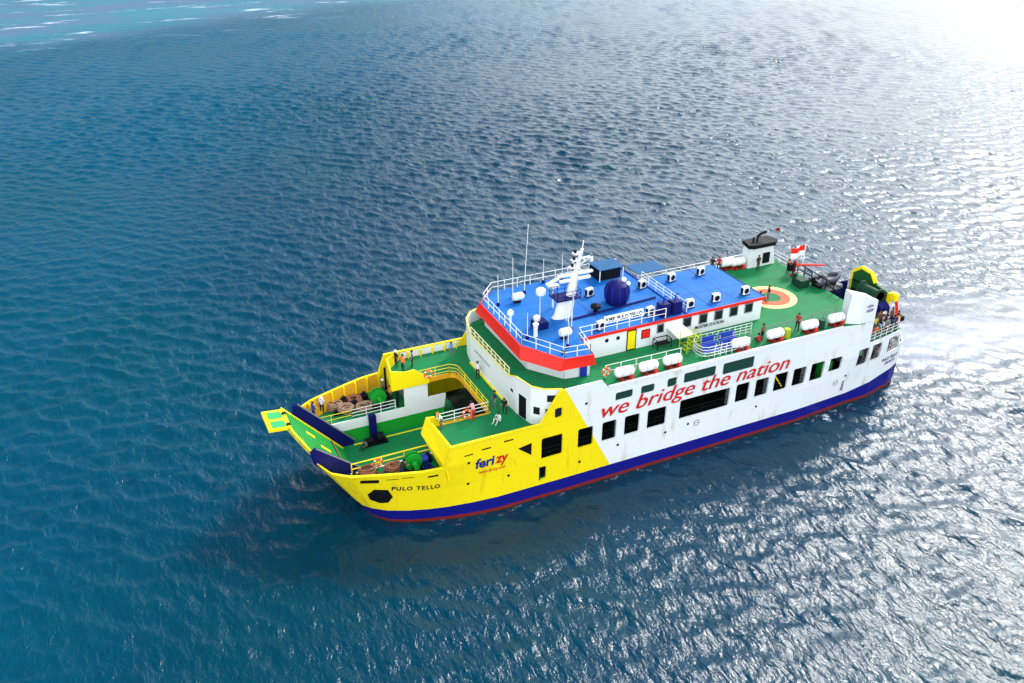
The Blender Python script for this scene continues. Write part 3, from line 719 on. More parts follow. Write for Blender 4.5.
# two navy tanks with goosenecks
for x in (31.9, 33.1):
    tk = MB().box(x - .5, -2.0, 11.2, x + .5, -1.1, 12.4).build('vent_tank', NAVY, F, bevel=.06)
    MB().tube([(x, -1.5, 12.4), (x, -1.5, 12.85), (x + .12, -1.5, 13.0), (x + .3, -1.5, 12.95)], .07).build('gooseneck', BLUE2, tk)
# mast
ms = MB()
def ell(zc, cx, cy, rx, ry, n=14): return [(cx + rx * math.cos(2 * math.pi * k / n), cy + ry * math.sin(2 * math.pi * k / n), zc) for k in range(n)]
def loft(rings, mb):
    n = len(rings[0]); vs = [p for r_ in rings for p in r_]
    fs = [(i * n + k, i * n + (k + 1) % n, (i + 1) * n + (k + 1) % n, (i + 1) * n + k) for i in range(len(rings) - 1) for k in range(n)]
    return mb.add(vs, fs + [tuple(range(n))[::-1], tuple(range((len(rings) - 1) * n, len(rings) * n))])
MX, MY = 23.9, 2.0
loft([ell(11.2, MX, MY, 1.0, .55), ell(11.5, MX + .1, MY, .85, .5), ell(13.0, MX + .45, MY, .8, .45)], ms)
mast = ms.build('mast', WHITE2, F, smooth=True)
pm = MB(); pm.prism([(MX - .9, MY - .8), (MX + 1.4, MY - .8), (MX + 1.4, MY + .8), (MX - .9, MY + .8)], 13.0, 13.1); pm.build('mast_platform', NAVY, mast)
railing([(MX - .85, MY - .75, 13.1), (MX + 1.35, MY - .75, 13.1), (MX + 1.35, MY + .75, 13.1), (MX - .85, MY + .75, 13.1)], .7, .8, 2, closed=True, r=.03).build('platform_rail', NAVY, mast)
up = MB(); loft([ell(13.1, MX + .8, MY, .45, .36), ell(14.9, MX + 1.1, MY, .36, .28), ell(15.3, MX + 1.25, MY, .24, .2), ell(17.2, MX + 1.75, MY, .14, .12)], up); up.build('mast_column', WHITE2, mast, smooth=True)
for z, w in ((14.4, 1.5), (14.9, 1.7)):
    a = MB(); xx = MX + 1.15; a.box(xx - w, MY - .14, z, xx + w, MY + .14, z + .22); a.build('radar_scanner', WHITE2, mast, bevel=.04)
a = MB()
for z, dx in ((15.6, -.95), (16.2, -.75), (16.8, -.6)):
    xx = MX + 1.5; a.box(xx + dx, MY - .22, z, xx, MY + .22, z + .14)
a.tube([(MX + 1.45, MY - 1.1, 15.5), (MX + 1.45, MY + 1.1, 15.5)], .07); a.tube([(MX + 1.6, MY - .8, 16.5), (MX + 1.6, MY + .8, 16.5)], .06)
a.box(MX + 1.5, MY - .1, 16.3, MX + 2.8, MY + .1, 16.4); a.box(MX + 2.55, MY - .12, 15.9, MX + 2.8, MY + .12, 16.4)
a.tube([(MX + 1.75, MY, 17.1), (MX + 1.85, MY, 17.9)], .05)
a.tube([(MX + 1.4, MY, 15.7), (MX + 2.7, MY, 16.3)], .05)
a.build('cross_arm', WHITE2, mast)
for z, dx in ((15.7, -.6), (16.3, -.45), (16.9, -.35)):
    MB().lathe([(.001, 0), (.13, 0), (.13, .28), (.001, .28)], (MX + 1.45 + dx, MY, z)).build('signal_lamp', DARK, mast)
ld = MB()
for y in (-.2, .2): ld.tube([(MX - .1, MY - 1.1 + y, 11.2), (MX + .2, MY - .85 + y, 13.1)], .03)
for k in range(8): ld.tube([(MX - .1 + k * .04, MY - 1.3, 11.4 + k * .22), (MX - .1 + k * .04, MY - .9, 11.4 + k * .22)], .02)
ld.build('mast_ladder', WHITE2, mast)
st = MB()
for a_, b_ in (((MX + 1.75, MY, 17.0), (33.5, 9.1, 12.1)), ((MX + 1.75, MY, 17.0), (20.0, 7.2, 12.0)), ((MX + 1.75, MY, 17.0), (20.8, -4.4, 12.1))): st.tube([a_, b_], .012, 4)
st.build('stay_wire', GREY, mast)
# antennas and poles
for (x, y, z1, lean, mt) in ((19.8, 6.3, 14.2, 0, WHITE2), (21.7, 7.3, 15.0, 0, WHITE2), (23.0, 7.6, 17.8, .35, WHITE2), (21.7, 1.9, 14.0, 0, WHITE2), (21.75, -3.1, 14.0, 0, WHITE2), (23.4, -.6, 16.6, .2, WHITE2),
                         (19.4, -.4, 13.6, 0, WHITE2), (20.9, -3.9, 13.2, 0, WHITE2), (27.4, 8.6, 14.0, 0, WHITE2), (25.6, 8.9, 13.6, 0, WHITE2)):
    a = MB().tube([(x, y, 11.2), (x + lean * .4, y, (11.2 + z1) / 2), (x + lean, y, z1)], .045, 5, r1=.02)
    a.build('antenna', mt, F)
    MB().lathe([(.16, 0), (.16, .25), (.05, .3)], (x, y, 11.2), n=8).build('antenna_base', NAVY, F)
# satellite dome on pole, floodlights, searchlight boxes
MB().lathe([(.36, 0), (.42, .12), (.42, .45), (.25, .6), (.001, .62)], (21.75, 1.9, 13.75)).build('satellite_dome', WHITE2, F, smooth=True)
a = MB(); a.tube([(24.0, 3.9, 11.2), (24.0, 3.9, 13.2)], .09); a.box(23.5, 3.6, 13.2, 24.5, 4.2, 13.35); a.tube([(23.3, 3.9, 13.5), (24.5, 3.9, 13.9)], .15); a.build('searchlight_pole', WHITE2, F)
for (x, y, rz) in ((21.6, 6.2, .5), (22.2, -1.6, .4)):
    a = MB().lathe([(.001, 0), (.3, 0), (.36, .15), (.36, .9), (.2, 1.05), (.001, 1.08)], (x - .4, y, 11.75), 'x').build('liferaft_drum_light', WHITE2, F, smooth=True)
    a.name = 'deck_floodlight'
    MB().box(x - .3, y - .2, 11.2, x + .3, y + .2, 11.45).build('light_bracket', DARK, F)
a = MB(); a.lathe([(.12, 0), (.12, .7), (.28, .75), (.28, 1.0), (.1, 1.2)], (19.4, 2.9, 11.2)); a.build('compass_binnacle', WHITE2, F, smooth=True)
a = MB(); a.box(20.6, .4, 11.2, 21.8, 1.5, 11.85); a.build('magnetic_compass_stand', NAVY, F, bevel=.05)
a = MB(); a.lathe([(.25, 0), (.3, .1), (.3, .35), (.1, .5)], (21.0, 1.1, 11.86)); a.build('compass_cover', WHITE2, F, smooth=True)
a = MB(); a.lathe([(.2, 0), (.16, .4), (.2, .9), (.26, 1.15), (.1, 1.3)], (20.2, -.3, 11.2)); a.build('standard_compass', WHITE2, F, smooth=True)

# ------------------------------------------------------------------ funnels
def funnel(sgn, y):
    x0, x1 = 48.3, 51.5
    m = MB()
    b0, b1 = [(x0, y - .5), (x1 + .2, y - .5), (x1 + .2, y + .8), (x0, y + .8)], [(x0 + .2, y - .35), (x1 - .1, y - .35), (x1 - .1, y + .75), (x0 + .2, y + .75)]
    zb = 8.7 if sgn < 0 else 9.0
    m.add([(*p, zb) for p in b0] + [(p[0], p[1], 11.2) for p in b1], [(0, 1, 2, 3), (4, 5, 6, 7), (0, 1, 5, 4), (1, 2, 6, 5), (2, 3, 7, 6), (3, 0, 4, 7)])
    f = m.build('funnel', WHITE, F)
    return f
f1 = MB()
# near funnel: folded faces, lower casing down to the hull side
f1.prism([(48.5, -6.3), (49.6, -6.98), (51.35, -6.98), (51.35, -5.4), (49.0, -5.2)], 9.0, 11.35)
f1.prism([(50.4, -6.9), (51.5, -6.85), (51.5, -5.4), (50.4, -5.4)], 6.4, 8.9)
f1.v = [(p[0] + (.25 if p[2] > 11 and p[0] < 49 else 0), p[1], p[2] + (.5 if p[2] > 11 and p[0] < 49.7 else (-.3 if p[2] > 11 else 0))) for p in f1.v]
f1 = f1.build('funnel', WHITE, F)
a = MB()
for k in range(3):
    for j in range(8):
        a0, a1 = R(20 + 140 * j / 8), R(20 + 140 * (j + 1) / 8); r0 = .42 - k * .13
        a.add([(50.5 + r_ * 1.1 * math.cos(t), -7.0, 10.45 + r_ * .8 * math.sin(t)) for r_, t in ((r0, a0), (r0, a1), (r0 - .07, a1), (r0 - .07, a0))], [(0, 1, 2, 3)])
a.build('emblem', TXTB, f1)
lettering('ASDP', lambda u, w: (50.1 + u, -7.0, 10.05 + w), .85, .28, TXTB, f1, bold=.03)
MB().prism([(49.0, -6.2), (49.7, -6.7), (51.1, -6.7), (51.1, -5.6), (49.2, -5.5)], 11.0, 11.2).build('funnel_top', GREY, f1)
f2 = funnel(1, 7.9)
a = MB(); a.prism([(48.0, 7.3), (48.6, 7.0), (51.2, 7.0), (51.9, 7.6), (51.6, 8.9), (48.4, 8.9)], 11.2, 11.6); a.build('funnel_cap', DARK, f2, bevel=.05)
a = MB(); a.tube([(49.6, 8, 11.6), (49.6, 8, 12.1), (50.0, 8, 12.35), (50.6, 8, 12.45)], .15); a.tube([(49.1, 8, 11.6), (49.1, 8, 12.1)], .1); a.build('exhaust_pipe', DARK, f2)
MB().box(50.1, 7.3, 9.3, 50.9, 7.42, 10.4).build('funnel_door', DARK, f2)

# ------------------------------------------------------------------ stern ramp, stern winch, davit, flag
def yz(poly, x0, x1, mb=None): return (mb or MB()).prism(poly, x0, x1, 0)
sr = yz([(1.4, 3.0), (1.45, 9.5), (.4, 10.3), (-.9, 10.2), (-1.5, 9.4), (-3.4, 9.2), (-3.5, 3.0)], 56.6, 56.95).build('stern_ramp', paint('dark green ramp paint', (.012, .09, .02), .5, .25), F)
e = MB()
for a_, b_ in (((1.4, 3), (1.45, 9.5)), ((1.45, 9.5), (.4, 10.3)), ((.4, 10.3), (-.9, 10.2)), ((-.9, 10.2), (-1.5, 9.4)), ((-3.4, 9.2), (-3.5, 6))):
    e.tube([(56.78, a_[0], a_[1]), (56.78, b_[0], b_[1])], .24, 6)
e.build('ramp_edge', YEL, sr)
e = MB()
for k in range(6): e.box(56.45, -3.2, 4 + k * .95, 56.6, 1.2, 4.12 + k * .95)
e.build('ramp_stiffener', DARK, sr)
yz([(1.5, 4.2), (1.5, 8.6), (2.3, 8.2), (2.9, 6.4), (2.9, 4.2)], 55.2, 56.3).build('ramp_tower', NAVY, F)
yz([(-4.2, 4.2), (-4.2, 8.1), (-3.6, 8.5), (-3.6, 4.2)], 55.2, 56.3).build('ramp_tower', NAVY, F)
e = MB().lathe([(.001, -1.2), (.75, -1.2), (.75, -1.05), (.5, -1.0), (.5, 1.0), (.75, 1.05), (.75, 1.2), (.001, 1.2)], (55.6, -2.2, 9.0), 'y', 18).build('stern_winch', paint('winch green paint', (.015, .05, .03), .5, .2), F)
MB().lathe([(.5, 0), (.52, .12), (.42, .25), (.1, .3)], (55.6, -3.4, 9.0), 'y').build('winch_flange', GREY, e)
MB().box(56.5, -4.4, 8.6, 57.1, -3.6, 9.4).build('ramp_end', YEL, sr, bevel=.1)
e = MB(); e.tube([(57, -4.1, 8.8), (57.2, -4.3, 7.6), (57.0, -4.5, 6.6)], .14); e.tube([(56.4, -4.1, 7.2), (57.6, -4.3, 6.9)], .1); e.build('hoist_block', RED, F)
e = MB(); e.box(56.8, -4.9, 6.6, 57.8, -4.1, 7.1); e.build('fairlead', DARK, F, bevel=.05)
dv = MB(); dv.lathe([(.3, 0), (.3, .1), (.17, .2), (.17, 1.5), (.25, 1.55), (.001, 1.7)], (51.3, 4.0, 9.0)); dv = dv.build('davit', RED2, F)
e = MB(); e.tube([(51.1, 4.1, 10.2), (54.0, 2.7, 10.2)], .13, r1=.09); e.build('davit_arm', RED, dv)
MB().box(50.6, 3.8, 9.7, 51.1, 4.3, 10.4).build('davit_motor', DARK, dv)
e = MB(); e.tube([(53.2, 4.6, 9.0), (53.2, 4.6, 9.0)], .04) if False else e.tube([(53.2, 5.0, 6.4), (53.3, 5.0, 11.7)], .05); e = e.build('flagpole', WHITE2, F)
def flag(top):
    m = MB(); n = 8; P = []
    for i in range(n + 1):
        u = i / n; x = 53.3 - 1.7 * u; yy = 5.0 + .16 * math.sin(u * 7); dz = -.25 * u
        z0, z1 = (11.05, 11.6) if top else (10.5, 11.05)
        sag = -.1 * u
        P.append([(x, yy, z0 + sag * (1 if top else 2)), (x - (0 if top else .0), yy, z1 + sag)])
    for a, b in zip(P[:-1], P[1:]): 
        vs = [a[0], b[0], b[1], a[1]]; m.add(vs + [(p[0], p[1] + .02, p[2]) for p in vs], [(0, 1, 2, 3), (4, 5, 6, 7), (0, 1, 5, 4), (2, 3, 7, 6)])
    return m
flag(True).build('flag_red_half', RED, e); flag(False).build('flag_white_half', WHITE2, e)
e = MB().tube([(52.4, 8.6, 9.0), (52.9, 8.6, 12.3)], .03).build('pennant_pole', GREY, F)
MB().prism([(52.88, 12.3), (52.82, 11.9), (52.5, 11.95), (52.3, 12.25), (52.6, 12.35)], 8.58, 8.62, 1).build('pennant', RED2, e)
e = MB(); e.box(49.8, 1.2, 9, 50.9, 2.2, 9.8); e.tube([(50.2, 2.6, 9), (50.2, 2.6, 10.1)], .25); e.build('deck_machinery', paint('dark green gear', (.01, .05, .03), .5, .3), F, bevel=.03)

# ------------------------------------------------------------------ winches on the mooring decks
def winch(x, y, z, drum_mat, motor_mat):
    w = MB().box(x - .7, y - .9, z, x + .7, y + .9, z + .15).build('mooring_winch', DARK, F)
    MB().lathe([(.001, -.28), (.72, -.28), (.72, -.18), (.35, -.17), (.35, .17), (.72, .18), (.72, .28), (.001, .28)], (x, y, z + .8), 'y', 20).build('drum', drum_mat, w)
    MB().lathe([(.001, -.3), (.24, -.3), (.18, 0), (.24, .3), (.001, .3)], (x, y - .75, z + .8), 'y').build('warping_head', drum_mat, w)
    MB().lathe([(.001, -.45), (.33, -.45), (.35, .35), (.2, .45), (.001, .45)], (x + .85, y + .1, z + .6), 'x').build('motor', motor_mat, w)
    MB().box(x - .1, y - .42, z + .1, x + .1, y - .34, z + .95).add([], []).build('bearing', DARK, w)
winch(7.7, -4.1, 4.1, GREEN2, BLUE2)
winch(8.2, 6.2, 4.1, GREEN2, DARK)
wb = MB(); wb.lathe([(.001, -.3), (.4, -.3), (.4, .3), (.001, .3)], (7.4, 3.6, 2.5), 'x', 12); wb.lathe([(.001, -.25), (.3, -.25), (.3, .25), (.001, .25)], (6.5, 3.6, 2.3), 'x', 12); wb.box(6.1, 3.2, 1.99, 8, 4.0, 2.15); wb.build('ramp_winch', DARK, F)
for (x, y) in ((5.2, -4.3), (3.0, -3.4), (4.6, 6.0), (7.1, -5.9), (4.9, 6.9)):
    b = MB(); 
    for dx in (-.22, .22): b.lathe([(.12, 0), (.12, .4), (.17, .45), (.17, .5), (.001, .5)], (x + dx, y, 4.12), n=10)
    b.box(x - .42, y - .18, 4.1, x + .42, y + .18, 4.14); b.build('bollard', DARK, F)
for (x, y, z) in ((8.7, -5.0, 4.1), (9.1, -3.6, 4.1), (8.3, -3.2, 4.1), (6.2, 6.5, 4.1), (7.3, 7.4, 4.1), (5.5, 7.4, 4.1)):
    e = MB(); e.box(x - .28, y - .3, z, x + .28, y + .3, z + .55); e.lathe([(.15, .55), (.15, .8), (.001, .85)], (x, y, z), n=10); e.build('hydraulic_unit', NAVY if y < 0 else DARK, F, bevel=.03)

# ------------------------------------------------------------------ free standing gear
def coil(loc, mat, r=.68, n=7, tilt=0.):
    m = MB(); rnd = random.Random(int(loc[0] * 100))
    pts = []
    for k in range(n + 3):
        cx_, cy_, q, tl, ph = rnd.uniform(-.16, .16), rnd.uniform(-.16, .16), r * rnd.uniform(.55, 1.05), rnd.uniform(-.12, .12), rnd.uniform(0, 6)
        for j in range(14):
            a = 2 * math.pi * j / 14
            pts.append((cx_ + q * math.cos(a), cy_ + q * math.sin(a) * .85, .08 + .05 * k + abs(tl) + tl * math.sin(a + ph)))
    m.tube(pts, .065, 6)
    pts = [(r * .9 + .1 * k, .1 * math.sin(k * 1.3) - .06 * k, .06) for k in range(8)]
    m.tube(pts, .06, 6)
    o = m.build('rope_coil', mat); o.location = loc; return o
for loc, mt, lb in (((4.2, -3.35, 4.1), ROPER, 'reddish rope coil on the near bow deck, foremost of the two by the yellow rail'),
                    ((6.2, -3.75, 4.1), ROPER, 'reddish mooring rope coiled on the near bow deck, just ahead of the green winch'),
                    ((5.3, 6.1, 4.1), ROPE, 'pale mooring rope heaped beside the white rail of the far bow deck'),
                    ((6.7, 5.7, 4.1), ROPE, 'pale mooring rope heaped beside the white rail, nearer the far green winch'),
                    ((6.3, 7.2, 4.1), ROPER, 'dark reddish rope heap against the far yellow bulwark'),
                    ((4.6, 7.0, 4.1), ROPE, 'small rope heap at the front of the far bow deck')):
    tag(coil(loc, mt), lb, 'rope', 'mooring ropes on the bow decks')
# liferafts
def raft(loc, rz=0):
    o = empty('liferaft', loc, rz)
    MB().lathe([(.001, -.86), (.22, -.84), (.36, -.74), (.42, -.6), (.42, .6), (.36, .74), (.22, .84), (.001, .86)], (0, 0, .78), 'x', 18).build('canister', WHITE2, o, smooth=True)
    c = MB()
    for x in (-.35, .35):
        c.prism([(-.42, 0), (.42, 0), (.36, .55), (.2, .38), (-.2, .38), (-.36, .55)], x - .06, x + .06, 0)
    c.box(-.5, -.35, .1, .5, -.25, .2); c.box(-.5, .25, .1, .5, .35, .2); c.build('cradle', RED2, o)
    s = MB()
    for x in (-.35, .35):
        for k in range(12):
            a0, a1 = 2 * math.pi * k / 12, 2 * math.pi * (k + 1) / 12
            s.add([(xx, .435 * math.cos(t), .78 + .435 * math.sin(t)) for xx, t in ((x - .015, a0), (x + .015, a0), (x + .015, a1), (x - .015, a1))], [(0, 1, 2, 3)])
    s.build('strap', GREY, o)
    MB().box(.5, -.3, 0, .75, .3, .5).build('release_unit', RED, o)
    return o
rl = ['foremost', 'second', 'third']
pro = None
for i, (x, y) in enumerate(((25.2, -6.35), (27.45, -6.4), (29.8, -6.35), (36.7, -6.35), (40.45, -6.3), (44.3, -6.25), (47.4, -6.2), (46.2, 8.2), (47.3, 7.9))):
    lb = ['white liferaft canister, foremost of the front three on the near deck edge', 'white liferaft canister in the middle of the front three on the near deck edge',
          'white liferaft canister, rearmost of the front three, beside the yellow green stairway', 'white liferaft canister just behind the blue benches on the near deck edge',
          'white liferaft canister between the red dressed group and the blue benches, above the letters ti', 'white liferaft canister on the near deck edge beside the standing person in dark red',
          'white liferaft canister next to the near funnel', 'white liferaft canister at the far deck edge, closer to the blue roof', 'white liferaft canister at the far deck edge beside the black capped funnel'][i]
    if pro is None: pro = o = raft((x, y, 9.0))
    else: o = copy_tree(pro); o.location = (x, y, 9.0)
    o.rotation_euler.z = R(random.uniform(-3, 3))
    tag(o, lb, 'liferaft', 'liferafts along the deck edges')
# lifebuoys
def buoy(loc, rot, lb):
    m = MB(); n = 20
    m.tube([(.33 * math.cos(2 * math.pi * k / n), .33 * math.sin(2 * math.pi * k / n), 0) for k in range(n + 1)], .085, 8)
    o = m.build('lifebuoy', ORANGE, smooth=True); o.location = loc; o.rotation_euler = rot
    w = MB()
    for a in range(4):
        t = math.pi / 4 + a * math.pi / 2; w.tube([(.33 * math.cos(t - .15), .33 * math.sin(t - .15), 0), (.33 * math.cos(t + .15), .33 * math.sin(t + .15), 0)], .095, 8)
    w.build('band', WHITE2, o); tag(o, lb, 'lifebuoy', 'orange lifebuoys on the rails')
buoy((12.3, 4.4, 7.05), (R(90), 0, 0), 'orange lifebuoy hanging on the far shoulder deck rail')
buoy((12.9, -2.74, 7.0), (R(90), 0, 0), 'orange lifebuoy on the rail of the near shoulder deck')
buoy((24.0, -5.5, 9.6), (R(90), 0, 0), 'orange lifebuoy on the rail at the front of the near boat deck')
buoy((5.3, -2.88, 4.65), (R(90), 0, 0), 'orange lifebuoy on the yellow rail of the near bow deck')
# benches (blue)
def bench(loc, lb):
    o = empty('bench', loc)
    BP = paint('blue plastic', (.01, .05, .36), .4, .1)
    MB().box(-.85, -.25, .4, .85, .2, .46).build('seat', BP, o)
    MB().prism([(.2, .5), (.3, .95), (.34, .95), (.25, .5)], -.85, .85, 0).build('backrest', BP, o)
    for x in (-.7, .7):
        m = MB(); m.tube([(x, -.2, 0), (x, -.2, .4)], .03); m.tube([(x, .18, 0), (x, .22, .8)], .03); m.build('leg', WHITE2, o)
    tag(o, lb, 'bench', 'blue benches behind white rails'); return o
b0 = bench((34.0, -5.9, 9.0), 'blue slatted bench at the front corner of the white railed enclosure')
for p, lb in (((36.0, -5.9, 9.0), 'blue bench at the rear of the white railed enclosure, deck edge side'), ((34.6, -4.8, 9.0), 'blue bench at the front of the inner row of the railed enclosure'), ((36.6, -4.8, 9.0), 'blue bench at the rear of the inner row of the railed enclosure')):
    o = copy_tree(b0); o.location = p; o['label'] = lb
enc = [(37.6, -6.45, 9), (33.4, -6.45, 9), (32.9, -6.2, 9), (32.75, -5.6, 9), (32.9, -4.9, 9), (33.5, -4.3, 9), (39.5, -4.3, 9)]
railing(enc, 1.1, .62, 4, r=.03, rr=.025).build('railing', WHITE2, F)
# dark framed rack by the house
e = MB()
for x in (30.3, 31.7):
    for y in (-3.4, -2.7): e.tube([(x, y, 9), (x, y, 9.85)], .045)
for y in (-3.4, -2.7): e.tube([(30.3, y, 9.85), (31.7, y, 9.85)], .045)
for x in (30.3, 31.7): e.tube([(x, -3.4, 9.85), (x, -2.7, 9.85)], .045)
e.box(30.35, -3.35, 9.4, 31.65, -2.75, 9.46); tag(e.build('table', DARK), 'dark framed table standing against the white house wall beside the red hose box', 'table')
# drums
def drum(loc, mat, lb):
    m = MB().lathe([(.001, 0), (.29, 0), (.29, .28), (.31, .3), (.29, .32), (.29, .58), (.31, .6), (.29, .62), (.29, .88), (.25, .86), (.001, .86)], n=16).build('drum', mat); m.location = loc
    tag(m, lb, 'drum', 'steel drums on the boat deck')
drum((41.9, -6.2, 9), LIME, 'lime green drum between two liferafts on the near deck edge')
drum((45.9, -6.1, 9), MATS['dark green gear'], 'dark green drum beside the rearmost near liferafts')
# rescue boat
rb = empty('rescue_boat', (52.6, 1.0, 9.62), R(3)); rb.scale = (.85, .85, .85)
INF = paint('grey rubber', (.05, .055, .075), .6, .2)
m = MB(); m.tube([(-1.7, -.7, 0), (1.0, -.72, 0), (1.7, -.4, .12), (2.0, 0, .2), (1.7, .4, .12), (1.0, .72, 0), (-1.7, .7, 0)], .26, 10); m.build('tube', INF, rb, smooth=True)
m = MB(); m.prism([(-1.6, -.55), (1.1, -.5), (1.7, 0), (1.1, .5), (-1.6, .55)], -.2, -.05); m.build('floor', GREY, rb)
m = MB(); m.box(-1.75, -.45, -.1, -1.6, .45, .3); m.box(-2.1, -.15, 0, -1.75, .15, .65); m.build('outboard_motor', DARK, rb, bevel=.04)
m = MB(); m.box(-.3, -.25, -.05, .2, .25, .55); m.build('console', GREY, rb, bevel=.05)
m = MB()
for x in (-1.2, 1.0):
    m.prism([(-.7, -.75), (.7, -.75), (.9, -.15), (.6, -.3), (-.6, -.3), (-.9, -.15)], x - .05, x + .05, 0)
m.build('cradle', DARK, rb)
tag(rb, 'dark grey inflatable rescue boat in a cradle at the aft deck edge', 'boat')
MB().box(51.0, .3, 8.6, 54.4, 2.1, 8.99).build('boat_platform', GREY, F)

# ------------------------------------------------------------------ people
def person_mesh(pose):
    """one skinned surface, feet at z=0, facing +x"""
    if pose == 'stand':
        J = dict(pel=(0,0,.95), wst=(0,0,1.08), chest=(.01,0,1.33), neck=(0,0,1.5), head=(.03,0,1.62), top=(.02,0,1.72),
                 hl=(0,.1,.9), kl=(.03,.11,.5), al=(-.02,.12,.09), tl=(.15,.14,.04), hr=(0,-.1,.9), kr=(.03,-.12,.5), ar=(0,-.14,.09), tr=(.17,-.17,.04),
                 sl=(0,.19,1.43), el=(-.03,.26,1.16), wl=(.08,.27,.93), fl=(.12,.26,.82), sr=(0,-.19,1.43), er=(-.03,-.26,1.16), wr=(.1,-.25,.94), fr=(.15,-.23,.84))
    elif pose == 'lean':
        J = dict(pel=(-.1,0,.92), wst=(-.05,0,1.05), chest=(.08,0,1.27), neck=(.16,0,1.42), head=(.24,0,1.53), top=(.26,0,1.62),
                 hl=(-.1,.1,.88), kl=(-.02,.12,.48), al=(-.08,.13,.09), tl=(.1,.15,.04), hr=(-.1,-.1,.88), kr=(.06,-.12,.5), ar=(-.15,-.14,.12), tr=(.02,-.15,.04),
                 sl=(.1,.19,1.36), el=(.25,.24,1.12), wl=(.48,.2,1.08), fl=(.57,.18,1.08), sr=(.1,-.19,1.36), er=(.25,-.24,1.12), wr=(.48,-.2,1.08), fr=(.57,-.18,1.08))
    else:
        J = dict(pel=(-.15,0,.2), wst=(-.16,0,.33), chest=(-.1,0,.58), neck=(-.06,0,.76), head=(0,0,.88), top=(0,0,.98),
                 hl=(-.1,.12,.18), kl=(.25,.2,.48), al=(.38,.16,.09), tl=(.54,.18,.04), hr=(-.1,-.12,.18), kr=(.25,-.2,.46), ar=(.42,-.14,.09), tr=(.58,-.17,.04),
                 sl=(-.08,.19,.7), el=(.06,.28,.5), wl=(.24,.2,.46), fl=(.33,.16,.44), sr=(-.08,-.19,.7), er=(.06,-.28,.5), wr=(.24,-.18,.47), fr=(.33,-.14,.46))
    rad = dict(pel=.15, wst=.125, chest=.155, neck=.055, head=.1, top=.075, hl=.095, kl=.062, al=.042, tl=.035, hr=.095, kr=.062, ar=.042, tr=.035,
               sl=.06, el=.042, wl=.03, fl=.034, sr=.06, er=.042, wr=.03, fr=.034)
    E = [('pel','wst'),('wst','chest'),('chest','neck'),('neck','head'),('head','top'),('pel','hl'),('hl','kl'),('kl','al'),('al','tl'),('pel','hr'),('hr','kr'),('kr','ar'),('ar','tr'),
         ('chest','sl'),('sl','el'),('el','wl'),('wl','fl'),('chest','sr'),('sr','er'),('er','wr'),('wr','fr')]
    K = list(J); me = bpy.data.meshes.new('person'); me.from_pydata([J[k] for k in K], [(K.index(a), K.index(b)) for a, b in E], [])
    o = bpy.data.objects.new('person', me); COL.objects.link(o)
    bm = bmesh.new(); bm.from_mesh(me); L = bm.verts.layers.skin.verify(); bm.verts.ensure_lookup_table()
    for i, k in enumerate(K): bm.verts[i][L].radius = (rad[k], rad[k]); bm.verts[i][L].use_root = (k == 'pel')
    bm.to_mesh(me); bm.free()
    o.modifiers.new('s', 'SKIN'); sb = o.modifiers.new('d', 'SUBSURF'); sb.levels = 1
    dg = bpy.context.evaluated_depsgraph_get(); dg.update()
    r = bpy.data.meshes.new_from_object(o.evaluated_get(dg)); r.name = 'person_' + pose
    bpy.data.objects.remove(o)
    r.materials.clear()
    for mt in (SKIN, DARK, NAVY): r.materials.append(mt)
    hip = J['pel'][2]; nk = J['neck'][2] - .02
    seg = [(Vector(J[a]), Vector(J[b]), a, b) for a, b in E]
    for p in r.polygons:
        c = p.center; best = None
        for a, b, na, nb_ in seg:
            t = max(0, min(1, (c - a).dot(b - a) / (b - a).length_squared)); dd = (c - a.lerp(b, t)).length
            if best is None or dd < best[0]: best = (dd, na, nb_, t)
        _, na, nb_, t = best
        if na in ('neck', 'head') or na in ('wl', 'wr') or (na in ('el', 'er')): mi = 0
        elif na in ('hl', 'kl', 'hr', 'kr', 'al', 'ar') or (na == 'pel' and nb_ != 'wst') : mi = 2
        else: mi = 1
        p.material_index = mi; p.use_smooth = True
    return r, J
PM = {k: person_mesh(k) for k in ('stand', 'lean', 'sit')}
cloth_cache = {}
def cloth(c):
    k = 'cloth %.2f %.2f %.2f' % c
    return paint(k, c, .8, .1)
def person(x, y, z, face, pose, shirt, pants, lb, hat=None, hair=True, group=None):
    me, J = PM[pose]
    o = bpy.data.objects.new('person', me); COL.objects.link(o); o.location = (x, y, z); o.rotation_euler = (0, 0, R(face))
    s = random.uniform(.94, 1.04); o.scale = (s, s, s)
    for i, c in ((1, shirt), (2, pants)):
        o.material_slots[i].link = 'OBJECT'; o.material_slots[i].material = cloth(c)
    hx, hy, hz = J['head']
    if hat:
        m = MB().lathe([(.17, -.02), (.165, .0), (.125, .02), (.115, .08), (.07, .13), (.001, .145)], (hx, hy, hz + .04)).build('hard_hat', cloth(hat), o, smooth=True)
    else:
        m = MB(); t = MB().sphere((hx - .02, hy, hz + .035), .118)
        t.v = [(p[0], p[1], max(p[2], hz + .0 + (p[0] - hx) * .9)) for p in t.v]; m.add(t.v, t.f); m.build('hair', HAIR, o, smooth=True)
    tag(o, lb, 'person', group); return o
Bk = (.02, .02, .025); Wt = (.7, .7, .68); Nv = (.015, .03, .12); Rd = (.4, .03, .03); Or = (.8, .2, .03); Bl = (.02, .08, .5); Lb = (.25, .45, .7); Gr = (.15, .15, .16); Pk = (.65, .3, .3); Bn = (.2, .1, .05)
CR = 'crew and passengers on the bow decks'
person(10.5, 7.6, 6.5, 200, 'stand', Bk, Bk, 'person in black at the far yellow shoulder corner wearing a white cap', hat=Wt, group=CR)
person(10.75, 6.5, 6.5, 200, 'stand', Or, Nv, 'person in an orange shirt behind the far yellow shoulder bulwark', group=CR)
